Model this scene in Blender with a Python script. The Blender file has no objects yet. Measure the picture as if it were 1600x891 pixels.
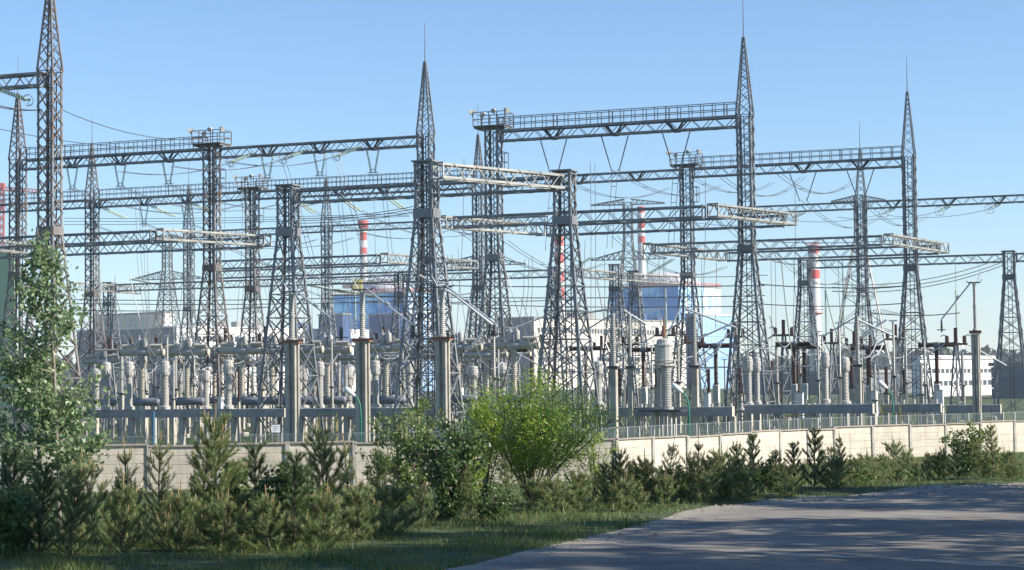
import bpy, math, random
import numpy as np
from mathutils import Vector, Matrix

random.seed(7)
rng = np.random.default_rng(7)
scene = bpy.context.scene
C = scene.collection

# ------------------------------------------------------------------ camera
CAM_Z = 4.6
F = 3000.0                       # focal length in photograph pixels (1600 wide)
PITCH = math.atan((596 - 445.5) / F)
ROLL = -0.012
cam_data = bpy.data.cameras.new('camera')
cam_data.sensor_width = 36.0
cam_data.lens = F / 1600 * 36
cam_data.clip_start = 0.5
cam_data.clip_end = 20000
cam = bpy.data.objects.new('camera', cam_data)
C.objects.link(cam)
CAM_R = Matrix.Rotation(math.radians(90) + PITCH, 3, 'X') @ Matrix.Rotation(ROLL, 3, 'Z')
cam.matrix_world = Matrix.Translation((0, 0, CAM_Z)) @ CAM_R.to_4x4()
scene.camera = cam

# ------------------------------------------------------------------ light
SUN_AZ = math.radians(-13)       # towards the sun, from +x
SUN_EL = math.radians(30)
world = bpy.data.worlds.new('World')
scene.world = world
world.use_nodes = True
wn = world.node_tree.nodes
sky = wn.new('ShaderNodeTexSky')
sky.sky_type = 'NISHITA'
sky.sun_disc = False
sky.sun_elevation = SUN_EL
sun_vec = Vector((math.cos(SUN_AZ) * math.cos(SUN_EL), math.sin(SUN_AZ) * math.cos(SUN_EL), math.sin(SUN_EL)))
sky.sun_rotation = math.atan2(sun_vec.x, sun_vec.y)
sky.air_density = 1.0
sky.dust_density = 0.0
sky.ozone_density = 6.0
world.node_tree.links.new(sky.outputs[0], wn['Background'].inputs[0])
wn['Background'].inputs[1].default_value = 0.098
sd = bpy.data.lights.new('sun', 'SUN')
sd.energy = 5.0
sd.angle = math.radians(0.53)
sd.color = (1.0, 0.93, 0.82)
sun = bpy.data.objects.new('sun', sd)
C.objects.link(sun)
sun.rotation_euler = sun_vec.to_track_quat('Z', 'Y').to_euler()
sun.location = (60, -20, 60)

scene.view_settings.view_transform = 'Standard'
scene.view_settings.look = 'None'
scene.view_settings.exposure = 0.84
scene.view_settings.gamma = 1.0
scene.view_settings.use_curve_mapping = False

# ------------------------------------------------------------------ layout helpers
TX, TY = 0.935, -0.355           # direction of the portal rows
NX, NY = 0.355, 0.935            # across the rows, away from the road
YAW = math.atan2(TY, TX)
Z_TALL, Z_LOW = 25.2, 17.0       # heights of the two tiers of lattice beams


def ray(px, py):
    return CAM_R @ Vector(((px - 800) / F, -(py - 445.5) / F, -1))


def row(px, n, py=430):
    """point of the portal row at distance n, seen in column px"""
    d = ray(px, py)
    s = n / (NX * d.x + NY * d.y)
    return Vector((d.x * s, d.y * s, 0))


def at(px, py, Y):
    d = ray(px, py)
    s = Y / d.y
    return Vector((d.x * s, Y, CAM_Z + d.z * s))


def zrow(px, py, n):
    d = ray(px, py)
    s = n / (NX * d.x + NY * d.y)
    return CAM_Z + d.z * s


def smooth(t):
    t = np.clip(t, 0, 1)
    return t * t * (3 - 2 * t)


def gz(x, y):
    x = np.asarray(x, float)
    y = np.asarray(y, float)
    y0 = 41 + 0.8 * np.maximum(0, x) - 0.15 * np.maximum(0, -x)
    z = 1.8 * (1 - smooth((y - y0) / 36))
    bump = 0.06 * np.sin(x * 0.9 + y * 0.35) * np.sin(y * 0.61 - x * 0.2) + 0.03 * np.sin(x * 2.3) * np.sin(y * 1.9 + 1)
    return z + bump * smooth((y - y0 + 6) / 6) * (1 - smooth((y - 100) / 30))


def ground_hit(px, py):
    d = ray(px, py)
    lo, hi = 5.0, 200.0
    for _ in range(40):
        m = (lo + hi) / 2
        if CAM_Z + d.z / d.y * m > float(gz(d.x / d.y * m, m)):
            lo = m
        else:
            hi = m
    return Vector((d.x / d.y * lo, lo, float(gz(d.x / d.y * lo, lo))))


# ------------------------------------------------------------------ mesh helpers
class MB:
    def __init__(self):
        self.v, self.f = [], []

    def add(self, vs, fs):
        b = len(self.v)
        self.v += [tuple(p) for p in vs]
        self.f += [tuple(i + b for i in q) for q in fs]
        return self

    def bar(self, p, q, w, d=None, up=(0, 0, 1), cap=False):
        p, q = Vector(p), Vector(q)
        a = (q - p)
        if a.length < 1e-6:
            return self
        a.normalize()
        u = Vector(up)
        if abs(a.dot(u)) > 0.98:
            u = Vector((1, 0, 0))
        s = a.cross(u).normalized()
        u = s.cross(a).normalized()
        d = d or w
        s, u = s * w / 2, u * d / 2
        vs = [p - s - u, p + s - u, p + s + u, p - s + u, q - s - u, q + s - u, q + s + u, q - s + u]
        fs = [(0, 1, 5, 4), (1, 2, 6, 5), (2, 3, 7, 6), (3, 0, 4, 7)]
        if cap:
            fs += [(3, 2, 1, 0), (4, 5, 6, 7)]
        return self.add(vs, fs)

    def angle(self, p, q, w, inx, iny):
        """steel angle: two flanges towards inx and iny"""
        p, q = Vector(p), Vector(q)
        a, b = Vector(inx) * w, Vector(iny) * w
        t = 0.16
        prof = [Vector((0, 0, 0)), a, a + b * t, a * t + b * t, a * t + b, b]
        vs = [p + k for k in prof] + [q + k for k in prof]
        return self.add(vs, [(i, (i + 1) % 6, 6 + (i + 1) % 6, 6 + i) for i in range(6)])

    def box(self, x0, x1, y0, y1, z0, z1):
        vs = [(x0, y0, z0), (x1, y0, z0), (x1, y1, z0), (x0, y1, z0), (x0, y0, z1), (x1, y0, z1), (x1, y1, z1), (x0, y1, z1)]
        return self.add(vs, [(3, 2, 1, 0), (4, 5, 6, 7), (0, 1, 5, 4), (1, 2, 6, 5), (2, 3, 7, 6), (3, 0, 4, 7)])

    def bbox(self, x0, x1, y0, y1, z0, z1, b=0.03):
        """box with chamfered upright and top edges"""
        prof = [(x0 + b, y0), (x1 - b, y0), (x1, y0 + b), (x1, y1 - b), (x1 - b, y1), (x0 + b, y1), (x0, y1 - b), (x0, y0 + b)]
        cx, cy = (x0 + x1) / 2, (y0 + y1) / 2
        ins = [(cx + (x - cx) * (1 - 2 * b / max(x1 - x0, 1e-6)), cy + (y - cy) * (1 - 2 * b / max(y1 - y0, 1e-6))) for x, y in prof]
        vs = [(x, y, z0) for x, y in prof] + [(x, y, z1 - b) for x, y in prof] + [(x, y, z1) for x, y in ins]
        fs = [(i, (i + 1) % 8, 8 + (i + 1) % 8, 8 + i) for i in range(8)]
        fs += [(8 + i, 8 + (i + 1) % 8, 16 + (i + 1) % 8, 16 + i) for i in range(8)]
        fs += [tuple(range(16, 24)), tuple(range(7, -1, -1))]
        return self.add(vs, fs)

    def lathe(self, prof, org=(0, 0, 0), axis=(0, 0, 1), seg=10):
        """prof: list of (r, t) along the axis"""
        o, a = Vector(org), Vector(axis).normalized()
        u = Vector((0, 0, 1)) if abs(a.z) < 0.9 else Vector((1, 0, 0))
        s = a.cross(u).normalized()
        u = s.cross(a)
        vs, fs = [], []
        for r, t in prof:
            for k in range(seg):
                g = 2 * math.pi * k / seg
                vs.append(o + a * t + s * (r * math.cos(g)) + u * (r * math.sin(g)))
        for i in range(len(prof) - 1):
            for k in range(seg):
                fs.append((i * seg + k, i * seg + (k + 1) % seg, (i + 1) * seg + (k + 1) % seg, (i + 1) * seg + k))
        fs.append(tuple(range(seg - 1, -1, -1)))
        n = (len(prof) - 1) * seg
        fs.append(tuple(range(n, n + seg)))
        return self.add(vs, fs)

    def tube(self, pts, r, seg=5, r1=None):
        pts = [Vector(p) for p in pts]
        n = len(pts)
        vs, fs = [], []
        for i, p in enumerate(pts):
            a = (pts[min(i + 1, n - 1)] - pts[max(i - 1, 0)]).normalized()
            u = Vector((0, 0, 1)) if abs(a.z) < 0.95 else Vector((1, 0, 0))
            s = a.cross(u).normalized()
            u = s.cross(a)
            rr = r if r1 is None else r + (r1 - r) * i / (n - 1)
            for k in range(seg):
                g = 2 * math.pi * k / seg
                vs.append(p + s * (rr * math.cos(g)) + u * (rr * math.sin(g)))
        for i in range(n - 1):
            for k in range(seg):
                fs.append((i * seg + k, i * seg + (k + 1) % seg, (i + 1) * seg + (k + 1) % seg, (i + 1) * seg + k))
        fs.append(tuple(range(seg - 1, -1, -1)))
        fs.append(tuple(range((n - 1) * seg, n * seg)))
        return self.add(vs, fs)

    def ring(self, c, R, r, axis, seg=14, sub=4):
        c, a = Vector(c), Vector(axis).normalized()
        u = Vector((0, 0, 1)) if abs(a.z) < 0.9 else Vector((1, 0, 0))
        s = a.cross(u).normalized()
        u = s.cross(a)
        vs, fs = [], []
        for i in range(seg):
            g = 2 * math.pi * i / seg
            d = s * math.cos(g) + u * math.sin(g)
            for k in range(sub):
                h = 2 * math.pi * k / sub
                vs.append(c + d * (R + r * math.cos(h)) + a * (r * math.sin(h)))
        for i in range(seg):
            for k in range(sub):
                fs.append((i * sub + k, ((i + 1) % seg) * sub + k, ((i + 1) % seg) * sub + (k + 1) % sub, i * sub + (k + 1) % sub))
        return self.add(vs, fs)

    def mesh(self, name, mat, smooth_=False):
        m = bpy.data.meshes.new(name)
        m.from_pydata(self.v, [], self.f)
        m.materials.append(M[mat])
        if smooth_:
            m.polygons.foreach_set('use_smooth', [True] * len(m.polygons))
        m.update()
        return m


def ribs(r0, r1, z0, z1, pitch):
    """profile of a ribbed porcelain column"""
    n = max(3, int(round((z1 - z0) / pitch)))
    out = []
    for i in range(n):
        a = z0 + (z1 - z0) * i / n
        h = (z1 - z0) / n
        out += [(r0, a), (r1, a + h * 0.55), (r1 * 0.97, a + h * 0.7)]
    out.append((r0, z1))
    return out


def np_mesh(name, verts, faces, mat, smooth_=False):
    """verts (N,3), faces (M,k) all of one size"""
    m = bpy.data.meshes.new(name)
    k = faces.shape[1]
    m.vertices.add(len(verts))
    m.vertices.foreach_set('co', np.ascontiguousarray(verts, dtype=np.float32).ravel())
    m.loops.add(faces.size)
    m.loops.foreach_set('vertex_index', np.ascontiguousarray(faces, dtype=np.int32).ravel())
    m.polygons.add(len(faces))
    m.polygons.foreach_set('loop_start', np.arange(0, faces.size, k, dtype=np.int32))
    m.polygons.foreach_set('loop_total', np.full(len(faces), k, dtype=np.int32))
    m.materials.append(M[mat])
    m.update(calc_edges=True)
    m.validate()
    if smooth_:
        m.polygons.foreach_set('use_smooth', [True] * len(m.polygons))
    return m


def link(name, mesh, parent=None, loc=None, props=None):
    o = bpy.data.objects.new(name, mesh)
    C.objects.link(o)
    if parent is not None:
        o.parent = parent
    if loc is not None:
        o.location = loc
    for k, v in (props or {}).items():
        o[k] = v
    return o


def tag(o, label, cat, group=None):
    o['label'] = label
    o['category'] = cat
    if group:
        o['group'] = group
    return o


def spawn(name, spec, loc, rz, label, cat, group=None, scale=1.0):
    """a thing: an Empty and one object for each part; spec = [(name, mesh, parent index, loc, props)]"""
    e = bpy.data.objects.new(name, None)
    e.empty_display_size = 0.3
    C.objects.link(e)
    e.location = loc
    e.rotation_euler = (0, 0, rz)
    if scale != 1.0:
        e.scale = (scale,) * 3 if not isinstance(scale, tuple) else scale
    tag(e, label, cat, group)
    made = []
    for s in spec:
        s = tuple(s) + (None,) * (5 - len(s))
        par = e if s[2] is None or s[2] < 0 else made[s[2]]
        made.append(link(s[0], s[1], par, s[3], s[4]))
    return e


STUFF = {'kind': 'stuff'}


def struct(name, mesh):
    return link(name, mesh, None, None, {'kind': 'structure'})


# ------------------------------------------------------------------ materials
M = {}


def mat(name, col, rough=0.6, metal=0.0, var=0.25, scale=3.0, col2=None, thr=(0.55, 0.7), scale2=1.2, bump=0.0, bscale=20.0, spec=0.5, rnd=0.0, coord='Object'):
    m = bpy.data.materials.new(name)
    m.use_nodes = True
    nt = m.node_tree
    n, l = nt.nodes, nt.links
    b = n['Principled BSDF']
    b.inputs['Roughness'].default_value = rough
    b.inputs['Metallic'].default_value = metal
    b.inputs['Specular IOR Level'].default_value = spec
    tc = n.new('ShaderNodeTexCoord')
    nz = n.new('ShaderNodeTexNoise')
    nz.inputs['Scale'].default_value = scale
    nz.inputs['Detail'].default_value = 5
    l.new(tc.outputs[coord], nz.inputs['Vector'])
    r = n.new('ShaderNodeValToRGB')
    r.color_ramp.elements[0].position = 0.3
    r.color_ramp.elements[1].position = 0.7
    r.color_ramp.elements[0].color = (*[c * (1 - var) for c in col], 1)
    r.color_ramp.elements[1].color = (*[min(1, c * (1 + var)) for c in col], 1)
    l.new(nz.outputs['Fac'], r.inputs[0])
    out = r.outputs[0]
    if col2:
        n2 = n.new('ShaderNodeTexNoise')
        n2.inputs['Scale'].default_value = scale2
        n2.inputs['Detail'].default_value = 6
        n2.inputs['Roughness'].default_value = 0.65
        l.new(tc.outputs[coord], n2.inputs['Vector'])
        rr = n.new('ShaderNodeMapRange')
        rr.inputs['From Min'].default_value = thr[0]
        rr.inputs['From Max'].default_value = thr[1]
        l.new(n2.outputs['Fac'], rr.inputs['Value'])
        mx = n.new('ShaderNodeMix')
        mx.data_type = 'RGBA'
        l.new(rr.outputs[0], mx.inputs['Factor'])
        l.new(out, mx.inputs['A'])
        mx.inputs['B'].default_value = (*col2, 1)
        out = mx.outputs['Result']
    if rnd:
        oi = n.new('ShaderNodeObjectInfo')
        hs = n.new('ShaderNodeHueSaturation')
        mr = n.new('ShaderNodeMapRange')
        mr.inputs['To Min'].default_value = 1 - rnd
        mr.inputs['To Max'].default_value = 1 + rnd
        l.new(oi.outputs['Random'], mr.inputs['Value'])
        l.new(mr.outputs[0], hs.inputs['Value'])
        l.new(out, hs.inputs['Color'])
        out = hs.outputs[0]
    l.new(out, b.inputs['Base Color'])
    if bump:
        n3 = n.new('ShaderNodeTexNoise')
        n3.inputs['Scale'].default_value = bscale
        n3.inputs['Detail'].default_value = 6
        l.new(tc.outputs[coord], n3.inputs['Vector'])
        bp = n.new('ShaderNodeBump')
        bp.inputs['Strength'].default_value = bump
        bp.inputs['Distance'].default_value = 0.05
        l.new(n3.outputs['Fac'], bp.inputs['Height'])
        l.new(bp.outputs[0], b.inputs['Normal'])
    M[name] = m
    return m


def leaf_mat(name, col, trans=0.35, var=0.35, rough=0.45, hue=0.03):
    m = bpy.data.materials.new(name)
    m.use_nodes = True
    nt = m.node_tree
    n, l = nt.nodes, nt.links
    b = n['Principled BSDF']
    b.inputs['Roughness'].default_value = rough
    geo = n.new('ShaderNodeNewGeometry')
    hs = n.new('ShaderNodeHueSaturation')
    hs.inputs['Color'].default_value = (*col, 1)
    mr = n.new('ShaderNodeMapRange')
    mr.inputs['To Min'].default_value = 1 - var
    mr.inputs['To Max'].default_value = 1 + var
    l.new(geo.outputs['Random Per Island'], mr.inputs['Value'])
    l.new(mr.outputs[0], hs.inputs['Value'])
    mh = n.new('ShaderNodeMapRange')
    mh.inputs['To Min'].default_value = 0.5 - hue
    mh.inputs['To Max'].default_value = 0.5 + hue
    wn_ = n.new('ShaderNodeTexWhiteNoise')
    wn_.noise_dimensions = '1D'
    l.new(geo.outputs['Random Per Island'], wn_.inputs['W'])
    l.new(wn_.outputs['Value'], mh.inputs['Value'])
    l.new(mh.outputs[0], hs.inputs['Hue'])
    l.new(hs.outputs[0], b.inputs['Base Color'])
    tr = n.new('ShaderNodeBsdfTranslucent')
    l.new(hs.outputs[0], tr.inputs['Color'])
    mx = n.new('ShaderNodeMixShader')
    mx.inputs[0].default_value = trans
    l.new(b.outputs[0], mx.inputs[1])
    l.new(tr.outputs[0], mx.inputs[2])
    l.new(mx.outputs[0], n['Material Output'].inputs['Surface'])
    M[name] = m
    return m


mat('steel', (0.20, 0.21, 0.22), 0.55, 0.25, 0.3, 0.5, col2=(0.14, 0.085, 0.06), thr=(0.58, 0.75), scale2=0.35, rnd=0.2)
mat('steel_rusty', (0.20, 0.19, 0.185), 0.6, 0.15, 0.3, 0.5, col2=(0.15, 0.095, 0.07), thr=(0.46, 0.66), scale2=0.4, rnd=0.15)
mat('steel_pale', (0.27, 0.27, 0.255), 0.55, 0.2, 0.25, 0.6, col2=(0.28, 0.22, 0.17), thr=(0.6, 0.8), scale2=0.5, rnd=0.1)  # cross beams take this paler copy: sunlight on them is put into the colour
mat('dark_steel', (0.06, 0.062, 0.068), 0.5, 0.3, 0.3, 1.5)
mat('rust', (0.23, 0.10, 0.055), 0.85, 0, 0.4, 4.0)
mat('alu', (0.62, 0.63, 0.63), 0.35, 0.6, 0.1, 2.0)
mat('wire', (0.13, 0.135, 0.14), 0.5, 0.5, 0.1, 2.0)
mat('concrete', (0.42, 0.39, 0.33), 0.9, 0, 0.18, 1.5, col2=(0.24, 0.22, 0.19), thr=(0.5, 0.72), scale2=0.8, bump=0.3, bscale=14, rnd=0.08)
mat('concrete_dark', (0.30, 0.30, 0.30), 0.9, 0, 0.2, 1.3, col2=(0.20, 0.20, 0.20), thr=(0.55, 0.75), scale2=0.7, bump=0.25, bscale=10, rnd=0.08)
mat('wall_concrete', (0.52, 0.47, 0.385), 0.92, 0, 0.14, 1.2, col2=(0.33, 0.29, 0.23), thr=(0.52, 0.75), scale2=0.9, bump=0.35, bscale=12, rnd=0.07)
mat('wall_post', (0.36, 0.34, 0.30), 0.92, 0, 0.2, 1.5, col2=(0.24, 0.21, 0.18), thr=(0.5, 0.7), scale2=1.1, bump=0.3, rnd=0.08)
mat('coping', (0.27, 0.23, 0.19), 0.92, 0, 0.3, 2.0, col2=(0.40, 0.37, 0.32), thr=(0.5, 0.7), scale2=1.5)
mat('porcelain', (0.40, 0.39, 0.36), 0.35, 0, 0.15, 2.0, col2=(0.28, 0.26, 0.23), thr=(0.55, 0.8), rnd=0.1)
mat('porcelain_cream', (0.46, 0.42, 0.34), 0.3, 0, 0.1, 2.0, rnd=0.08)
mat('porcelain_brown', (0.055, 0.026, 0.018), 0.22, 0, 0.3, 3.0)
mat('tank_paint', (0.42, 0.41, 0.38), 0.5, 0, 0.12, 1.5, col2=(0.34, 0.31, 0.27), thr=(0.58, 0.8))
mat('tank_dark', (0.14, 0.16, 0.19), 0.5, 0, 0.2, 1.5)
mat('white_paint', (0.72, 0.71, 0.67), 0.55, 0, 0.06, 1.2, col2=(0.55, 0.52, 0.46), thr=(0.6, 0.85))
mat('glass_green', (0.50, 0.60, 0.50), 0.15, 0, 0.1, 5.0)
mat('insulator_dark', (0.10, 0.105, 0.11), 0.3, 0, 0.2, 5.0)
mat('lamp_green', (0.02, 0.20, 0.13), 0.45, 0, 0.2, 3.0)
mat('lamp_white', (0.75, 0.76, 0.76), 0.35, 0, 0.06, 2.0)
mat('blue_paint', (0.04, 0.13, 0.22), 0.5, 0, 0.2, 2.0)
mat('yellow_paint', (0.45, 0.37, 0.07), 0.5, 0, 0.2, 2.0)
mat('red_paint', (0.52, 0.07, 0.05), 0.6, 0, 0.25, 0.15, col2=(0.62, 0.42, 0.38), thr=(0.55, 0.75), scale2=0.25)
mat('crane_red', (0.45, 0.10, 0.08), 0.6, 0, 0.2, 0.3)
mat('stack_white', (0.70, 0.69, 0.67), 0.7, 0, 0.08, 0.15, col2=(0.52, 0.46, 0.42), thr=(0.58, 0.8), scale2=0.2)
mat('dome_grey', (0.50, 0.50, 0.52), 0.7, 0, 0.05, 0.1)
mat('cream_clad', (0.66, 0.61, 0.52), 0.8, 0, 0.05, 0.05, rnd=0.03)
mat('white_clad', (0.74, 0.73, 0.70), 0.8, 0, 0.05, 0.05, rnd=0.03)
mat('grey_clad', (0.17, 0.18, 0.20), 0.8, 0, 0.1, 0.05, rnd=0.12)
mat('beige_clad', (0.68, 0.60, 0.47), 0.85, 0, 0.15, 0.06, rnd=0.08)
mat('blue_clad', (0.07, 0.32, 0.66), 0.6, 0, 0.3, 0.02, col2=(0.30, 0.66, 0.86), thr=(0.5, 0.56), scale2=0.03)
mat('navy_clad', (0.03, 0.08, 0.20), 0.6, 0, 0.2, 0.05)
mat('pale_blue_clad', (0.28, 0.46, 0.70), 0.6, 0, 0.12, 0.04, col2=(0.62, 0.74, 0.84), thr=(0.5, 0.6), scale2=0.03, rnd=0.1)
mat('green_clad', (0.28, 0.42, 0.24), 0.8, 0, 0.1, 0.1, rnd=0.06)
mat('window', (0.06, 0.075, 0.09), 0.15, 0, 0.2, 0.2)
mat('roof_grey', (0.26, 0.25, 0.24), 0.9, 0, 0.15, 0.1)
mat('bark', (0.11, 0.085, 0.06), 0.95, 0, 0.35, 6.0, bump=0.5)
mat('bark_pale', (0.22, 0.20, 0.16), 0.9, 0, 0.3, 6.0, bump=0.4)
mat('candle', (0.30, 0.20, 0.095), 0.8, 0, 0.3, 2.0)
leaf_mat('leaf_poplar', (0.20, 0.28, 0.13), 0.45, 0.45, 0.42)
leaf_mat('leaf_willow', (0.34, 0.46, 0.06), 0.52, 0.3, 0.4)
leaf_mat('leaf_dark', (0.10, 0.16, 0.05), 0.38, 0.4, 0.35)
leaf_mat('leaf_elder', (0.18, 0.25, 0.07), 0.45, 0.35, 0.4)
leaf_mat('needle', (0.25, 0.30, 0.12), 0.45, 0.4, 0.5)
leaf_mat('needle_dark', (0.12, 0.175, 0.07), 0.4, 0.35, 0.5)
leaf_mat('grass', (0.135, 0.175, 0.045), 0.4, 0.5, 0.5, 0.055)
leaf_mat('grass_yard', (0.07, 0.13, 0.03), 0.3, 0.3, 0.6)
leaf_mat('far_leaf', (0.035, 0.055, 0.025), 0.1, 0.3, 0.8)


def ground_material():
    m = bpy.data.materials.new('ground_soil')
    m.use_nodes = True
    nt = m.node_tree
    n, l = nt.nodes, nt.links
    b = n['Principled BSDF']
    b.inputs['Roughness'].default_value = 0.95
    tc = n.new('ShaderNodeTexCoord')
    a = n.new('ShaderNodeTexNoise')
    a.inputs['Scale'].default_value = 0.35
    a.inputs['Detail'].default_value = 8
    a.inputs['Roughness'].default_value = 0.7
    l.new(tc.outputs['Object'], a.inputs['Vector'])
    r = n.new('ShaderNodeValToRGB')
    e = r.color_ramp.elements
    e[0].position, e[0].color = 0.3, (0.035, 0.055, 0.016, 1)
    e[1].position, e[1].color = 0.75, (0.085, 0.105, 0.035, 1)
    x = e.new(0.55)
    x.color = (0.055, 0.085, 0.022, 1)
    l.new(a.outputs['Fac'], r.inputs[0])
    c = n.new('ShaderNodeTexNoise')
    c.inputs['Scale'].default_value = 9
    c.inputs['Detail'].default_value = 6
    l.new(tc.outputs['Object'], c.inputs['Vector'])
    mx = n.new('ShaderNodeMix')
    mx.data_type = 'RGBA'
    mr = n.new('ShaderNodeMapRange')
    mr.inputs['From Min'].default_value = 0.56
    mr.inputs['From Max'].default_value = 0.7
    mr.inputs['To Max'].default_value = 0.7
    l.new(c.outputs['Fac'], mr.inputs['Value'])
    l.new(mr.outputs[0], mx.inputs['Factor'])
    l.new(r.outputs[0], mx.inputs['A'])
    mx.inputs['B'].default_value = (0.13, 0.11, 0.07, 1)
    l.new(mx.outputs['Result'], b.inputs['Base Color'])
    bp = n.new('ShaderNodeBump')
    bp.inputs['Strength'].default_value = 0.8
    bp.inputs['Distance'].default_value = 0.08
    l.new(c.outputs['Fac'], bp.inputs['Height'])
    l.new(bp.outputs[0], b.inputs['Normal'])
    M['ground'] = m


def road_material(name, base, worn, sand, sand_lo, sand_hi):
    m = bpy.data.materials.new(name)
    m.use_nodes = True
    nt = m.node_tree
    n, l = nt.nodes, nt.links
    b = n['Principled BSDF']
    b.inputs['Roughness'].default_value = 0.9
    tc = n.new('ShaderNodeTexCoord')
    mp = n.new('ShaderNodeMapping')
    mp.inputs['Rotation'].default_value = (0, 0, math.radians(-42))
    mp.inputs['Scale'].default_value = (0.16, 0.9, 1)
    l.new(tc.outputs['Object'], mp.inputs['Vector'])
    a = n.new('ShaderNodeTexNoise')
    a.inputs['Scale'].default_value = 1.0
    a.inputs['Detail'].default_value = 7
    a.inputs['Roughness'].default_value = 0.6
    l.new(mp.outputs[0], a.inputs['Vector'])
    g = n.new('ShaderNodeTexNoise')
    g.inputs['Scale'].default_value = 38
    g.inputs['Detail'].default_value = 4
    l.new(tc.outputs['Object'], g.inputs['Vector'])
    r = n.new('ShaderNodeValToRGB')
    e = r.color_ramp.elements
    e[0].position, e[0].color = 0.35, (*base, 1)
    e[1].position, e[1].color = 0.62, (*worn, 1)
    l.new(a.outputs['Fac'], r.inputs[0])
    v = n.new('ShaderNodeMix')
    v.data_type = 'RGBA'
    v.blend_type = 'OVERLAY'
    v.inputs['Factor'].default_value = 0.6
    l.new(r.outputs[0], v.inputs['A'])
    l.new(g.outputs['Fac'], v.inputs['B'])
    s = n.new('ShaderNodeMapRange')
    s.inputs['From Min'].default_value = sand_lo
    s.inputs['From Max'].default_value = sand_hi
    a2 = n.new('ShaderNodeTexNoise')
    a2.inputs['Scale'].default_value = 0.5
    a2.inputs['Detail'].default_value = 9
    a2.inputs['Roughness'].default_value = 0.7
    l.new(tc.outputs['Object'], a2.inputs['Vector'])
    l.new(a2.outputs['Fac'], s.inputs['Value'])
    mx = n.new('ShaderNodeMix')
    mx.data_type = 'RGBA'
    l.new(s.outputs[0], mx.inputs['Factor'])
    l.new(v.outputs['Result'], mx.inputs['A'])
    mx.inputs['B'].default_value = (*sand, 1)
    # cracks
    vo = n.new('ShaderNodeTexVoronoi')
    vo.feature = 'DISTANCE_TO_EDGE'
    vo.inputs['Scale'].default_value = 0.35
    l.new(tc.outputs['Object'], vo.inputs['Vector'])
    cr = n.new('ShaderNodeMapRange')
    cr.inputs['From Min'].default_value = 0.004
    cr.inputs['From Max'].default_value = 0.018
    cr.inputs['To Min'].default_value = 0.85
    l.new(vo.outputs['Distance'], cr.inputs['Value'])
    mm = n.new('ShaderNodeMix')
    mm.data_type = 'RGBA'
    mm.blend_type = 'MULTIPLY'
    mm.inputs['Factor'].default_value = 1.0
    if name == 'asphalt':
        at_ = n.new('ShaderNodeAttribute'); at_.attribute_name = 'edge_distance'
        ns = n.new('ShaderNodeTexNoise'); ns.inputs['Scale'].default_value = 0.8; ns.inputs['Detail'].default_value = 10; ns.inputs['Roughness'].default_value = 0.72
        l.new(tc.outputs['Object'], ns.inputs['Vector'])
        ma = n.new('ShaderNodeMath'); ma.operation = 'MULTIPLY_ADD'; ma.inputs[1].default_value = 7.0
        l.new(ns.outputs['Fac'], ma.inputs[0]); l.new(at_.outputs['Fac'], ma.inputs[2])
        er = n.new('ShaderNodeMapRange'); er.inputs['From Min'].default_value = 3.9; er.inputs['From Max'].default_value = 6.0; er.inputs['To Min'].default_value = 1.0; er.inputs['To Max'].default_value = 0.0
        l.new(ma.outputs[0], er.inputs['Value'])
        es = n.new('ShaderNodeMix'); es.data_type = 'RGBA'; es.inputs['B'].default_value = (0.29, 0.26, 0.21, 1)
        gm = n.new('ShaderNodeMix'); gm.data_type = 'RGBA'; gm.blend_type = 'OVERLAY'; gm.inputs['Factor'].default_value = 0.7; gm.inputs['A'].default_value = (0.29, 0.26, 0.21, 1)
        l.new(g.outputs['Fac'], gm.inputs['B']); l.new(gm.outputs['Result'], es.inputs['B'])
        l.new(er.outputs[0], es.inputs['Factor']); l.new(mx.outputs['Result'], es.inputs['A'])
        mx = es
    l.new(mx.outputs['Result'], mm.inputs['A'])
    l.new(cr.outputs[0], mm.inputs['B'])
    l.new(mm.outputs['Result'], b.inputs['Base Color'])
    bp = n.new('ShaderNodeBump')
    bp.inputs['Strength'].default_value = 0.35
    bp.inputs['Distance'].default_value = 0.02
    l.new(g.outputs['Fac'], bp.inputs['Height'])
    l.new(bp.outputs[0], b.inputs['Normal'])
    M[name] = m


def streaks(name, strength, col):
    m = M[name]
    n, l = m.node_tree.nodes, m.node_tree.links
    b = n['Principled BSDF']
    src = b.inputs['Base Color'].links[0].from_socket
    tc = n.new('ShaderNodeTexCoord'); mp = n.new('ShaderNodeMapping'); mp.inputs['Scale'].default_value = (2.6, 2.6, 0.28)
    oi = n.new('ShaderNodeObjectInfo'); va = n.new('ShaderNodeVectorMath'); va.operation = 'MULTIPLY_ADD'
    va.inputs[1].default_value = (9, 9, 9)
    l.new(oi.outputs['Random'], va.inputs[0]); l.new(tc.outputs['Object'], va.inputs[2]); l.new(va.outputs[0], mp.inputs['Vector'])
    nz = n.new('ShaderNodeTexNoise'); nz.inputs['Scale'].default_value = 2.2; nz.inputs['Detail'].default_value = 7; nz.inputs['Roughness'].default_value = 0.68
    l.new(mp.outputs[0], nz.inputs['Vector'])
    mr = n.new('ShaderNodeMapRange'); mr.inputs['From Min'].default_value = 0.48; mr.inputs['From Max'].default_value = 0.72; mr.inputs['To Max'].default_value = strength
    l.new(nz.outputs['Fac'], mr.inputs['Value'])
    mx = n.new('ShaderNodeMix'); mx.data_type = 'RGBA'; mx.inputs['B'].default_value = (*col, 1)
    l.new(mr.outputs[0], mx.inputs['Factor']); l.new(src, mx.inputs['A']); l.new(mx.outputs['Result'], b.inputs['Base Color'])


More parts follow.
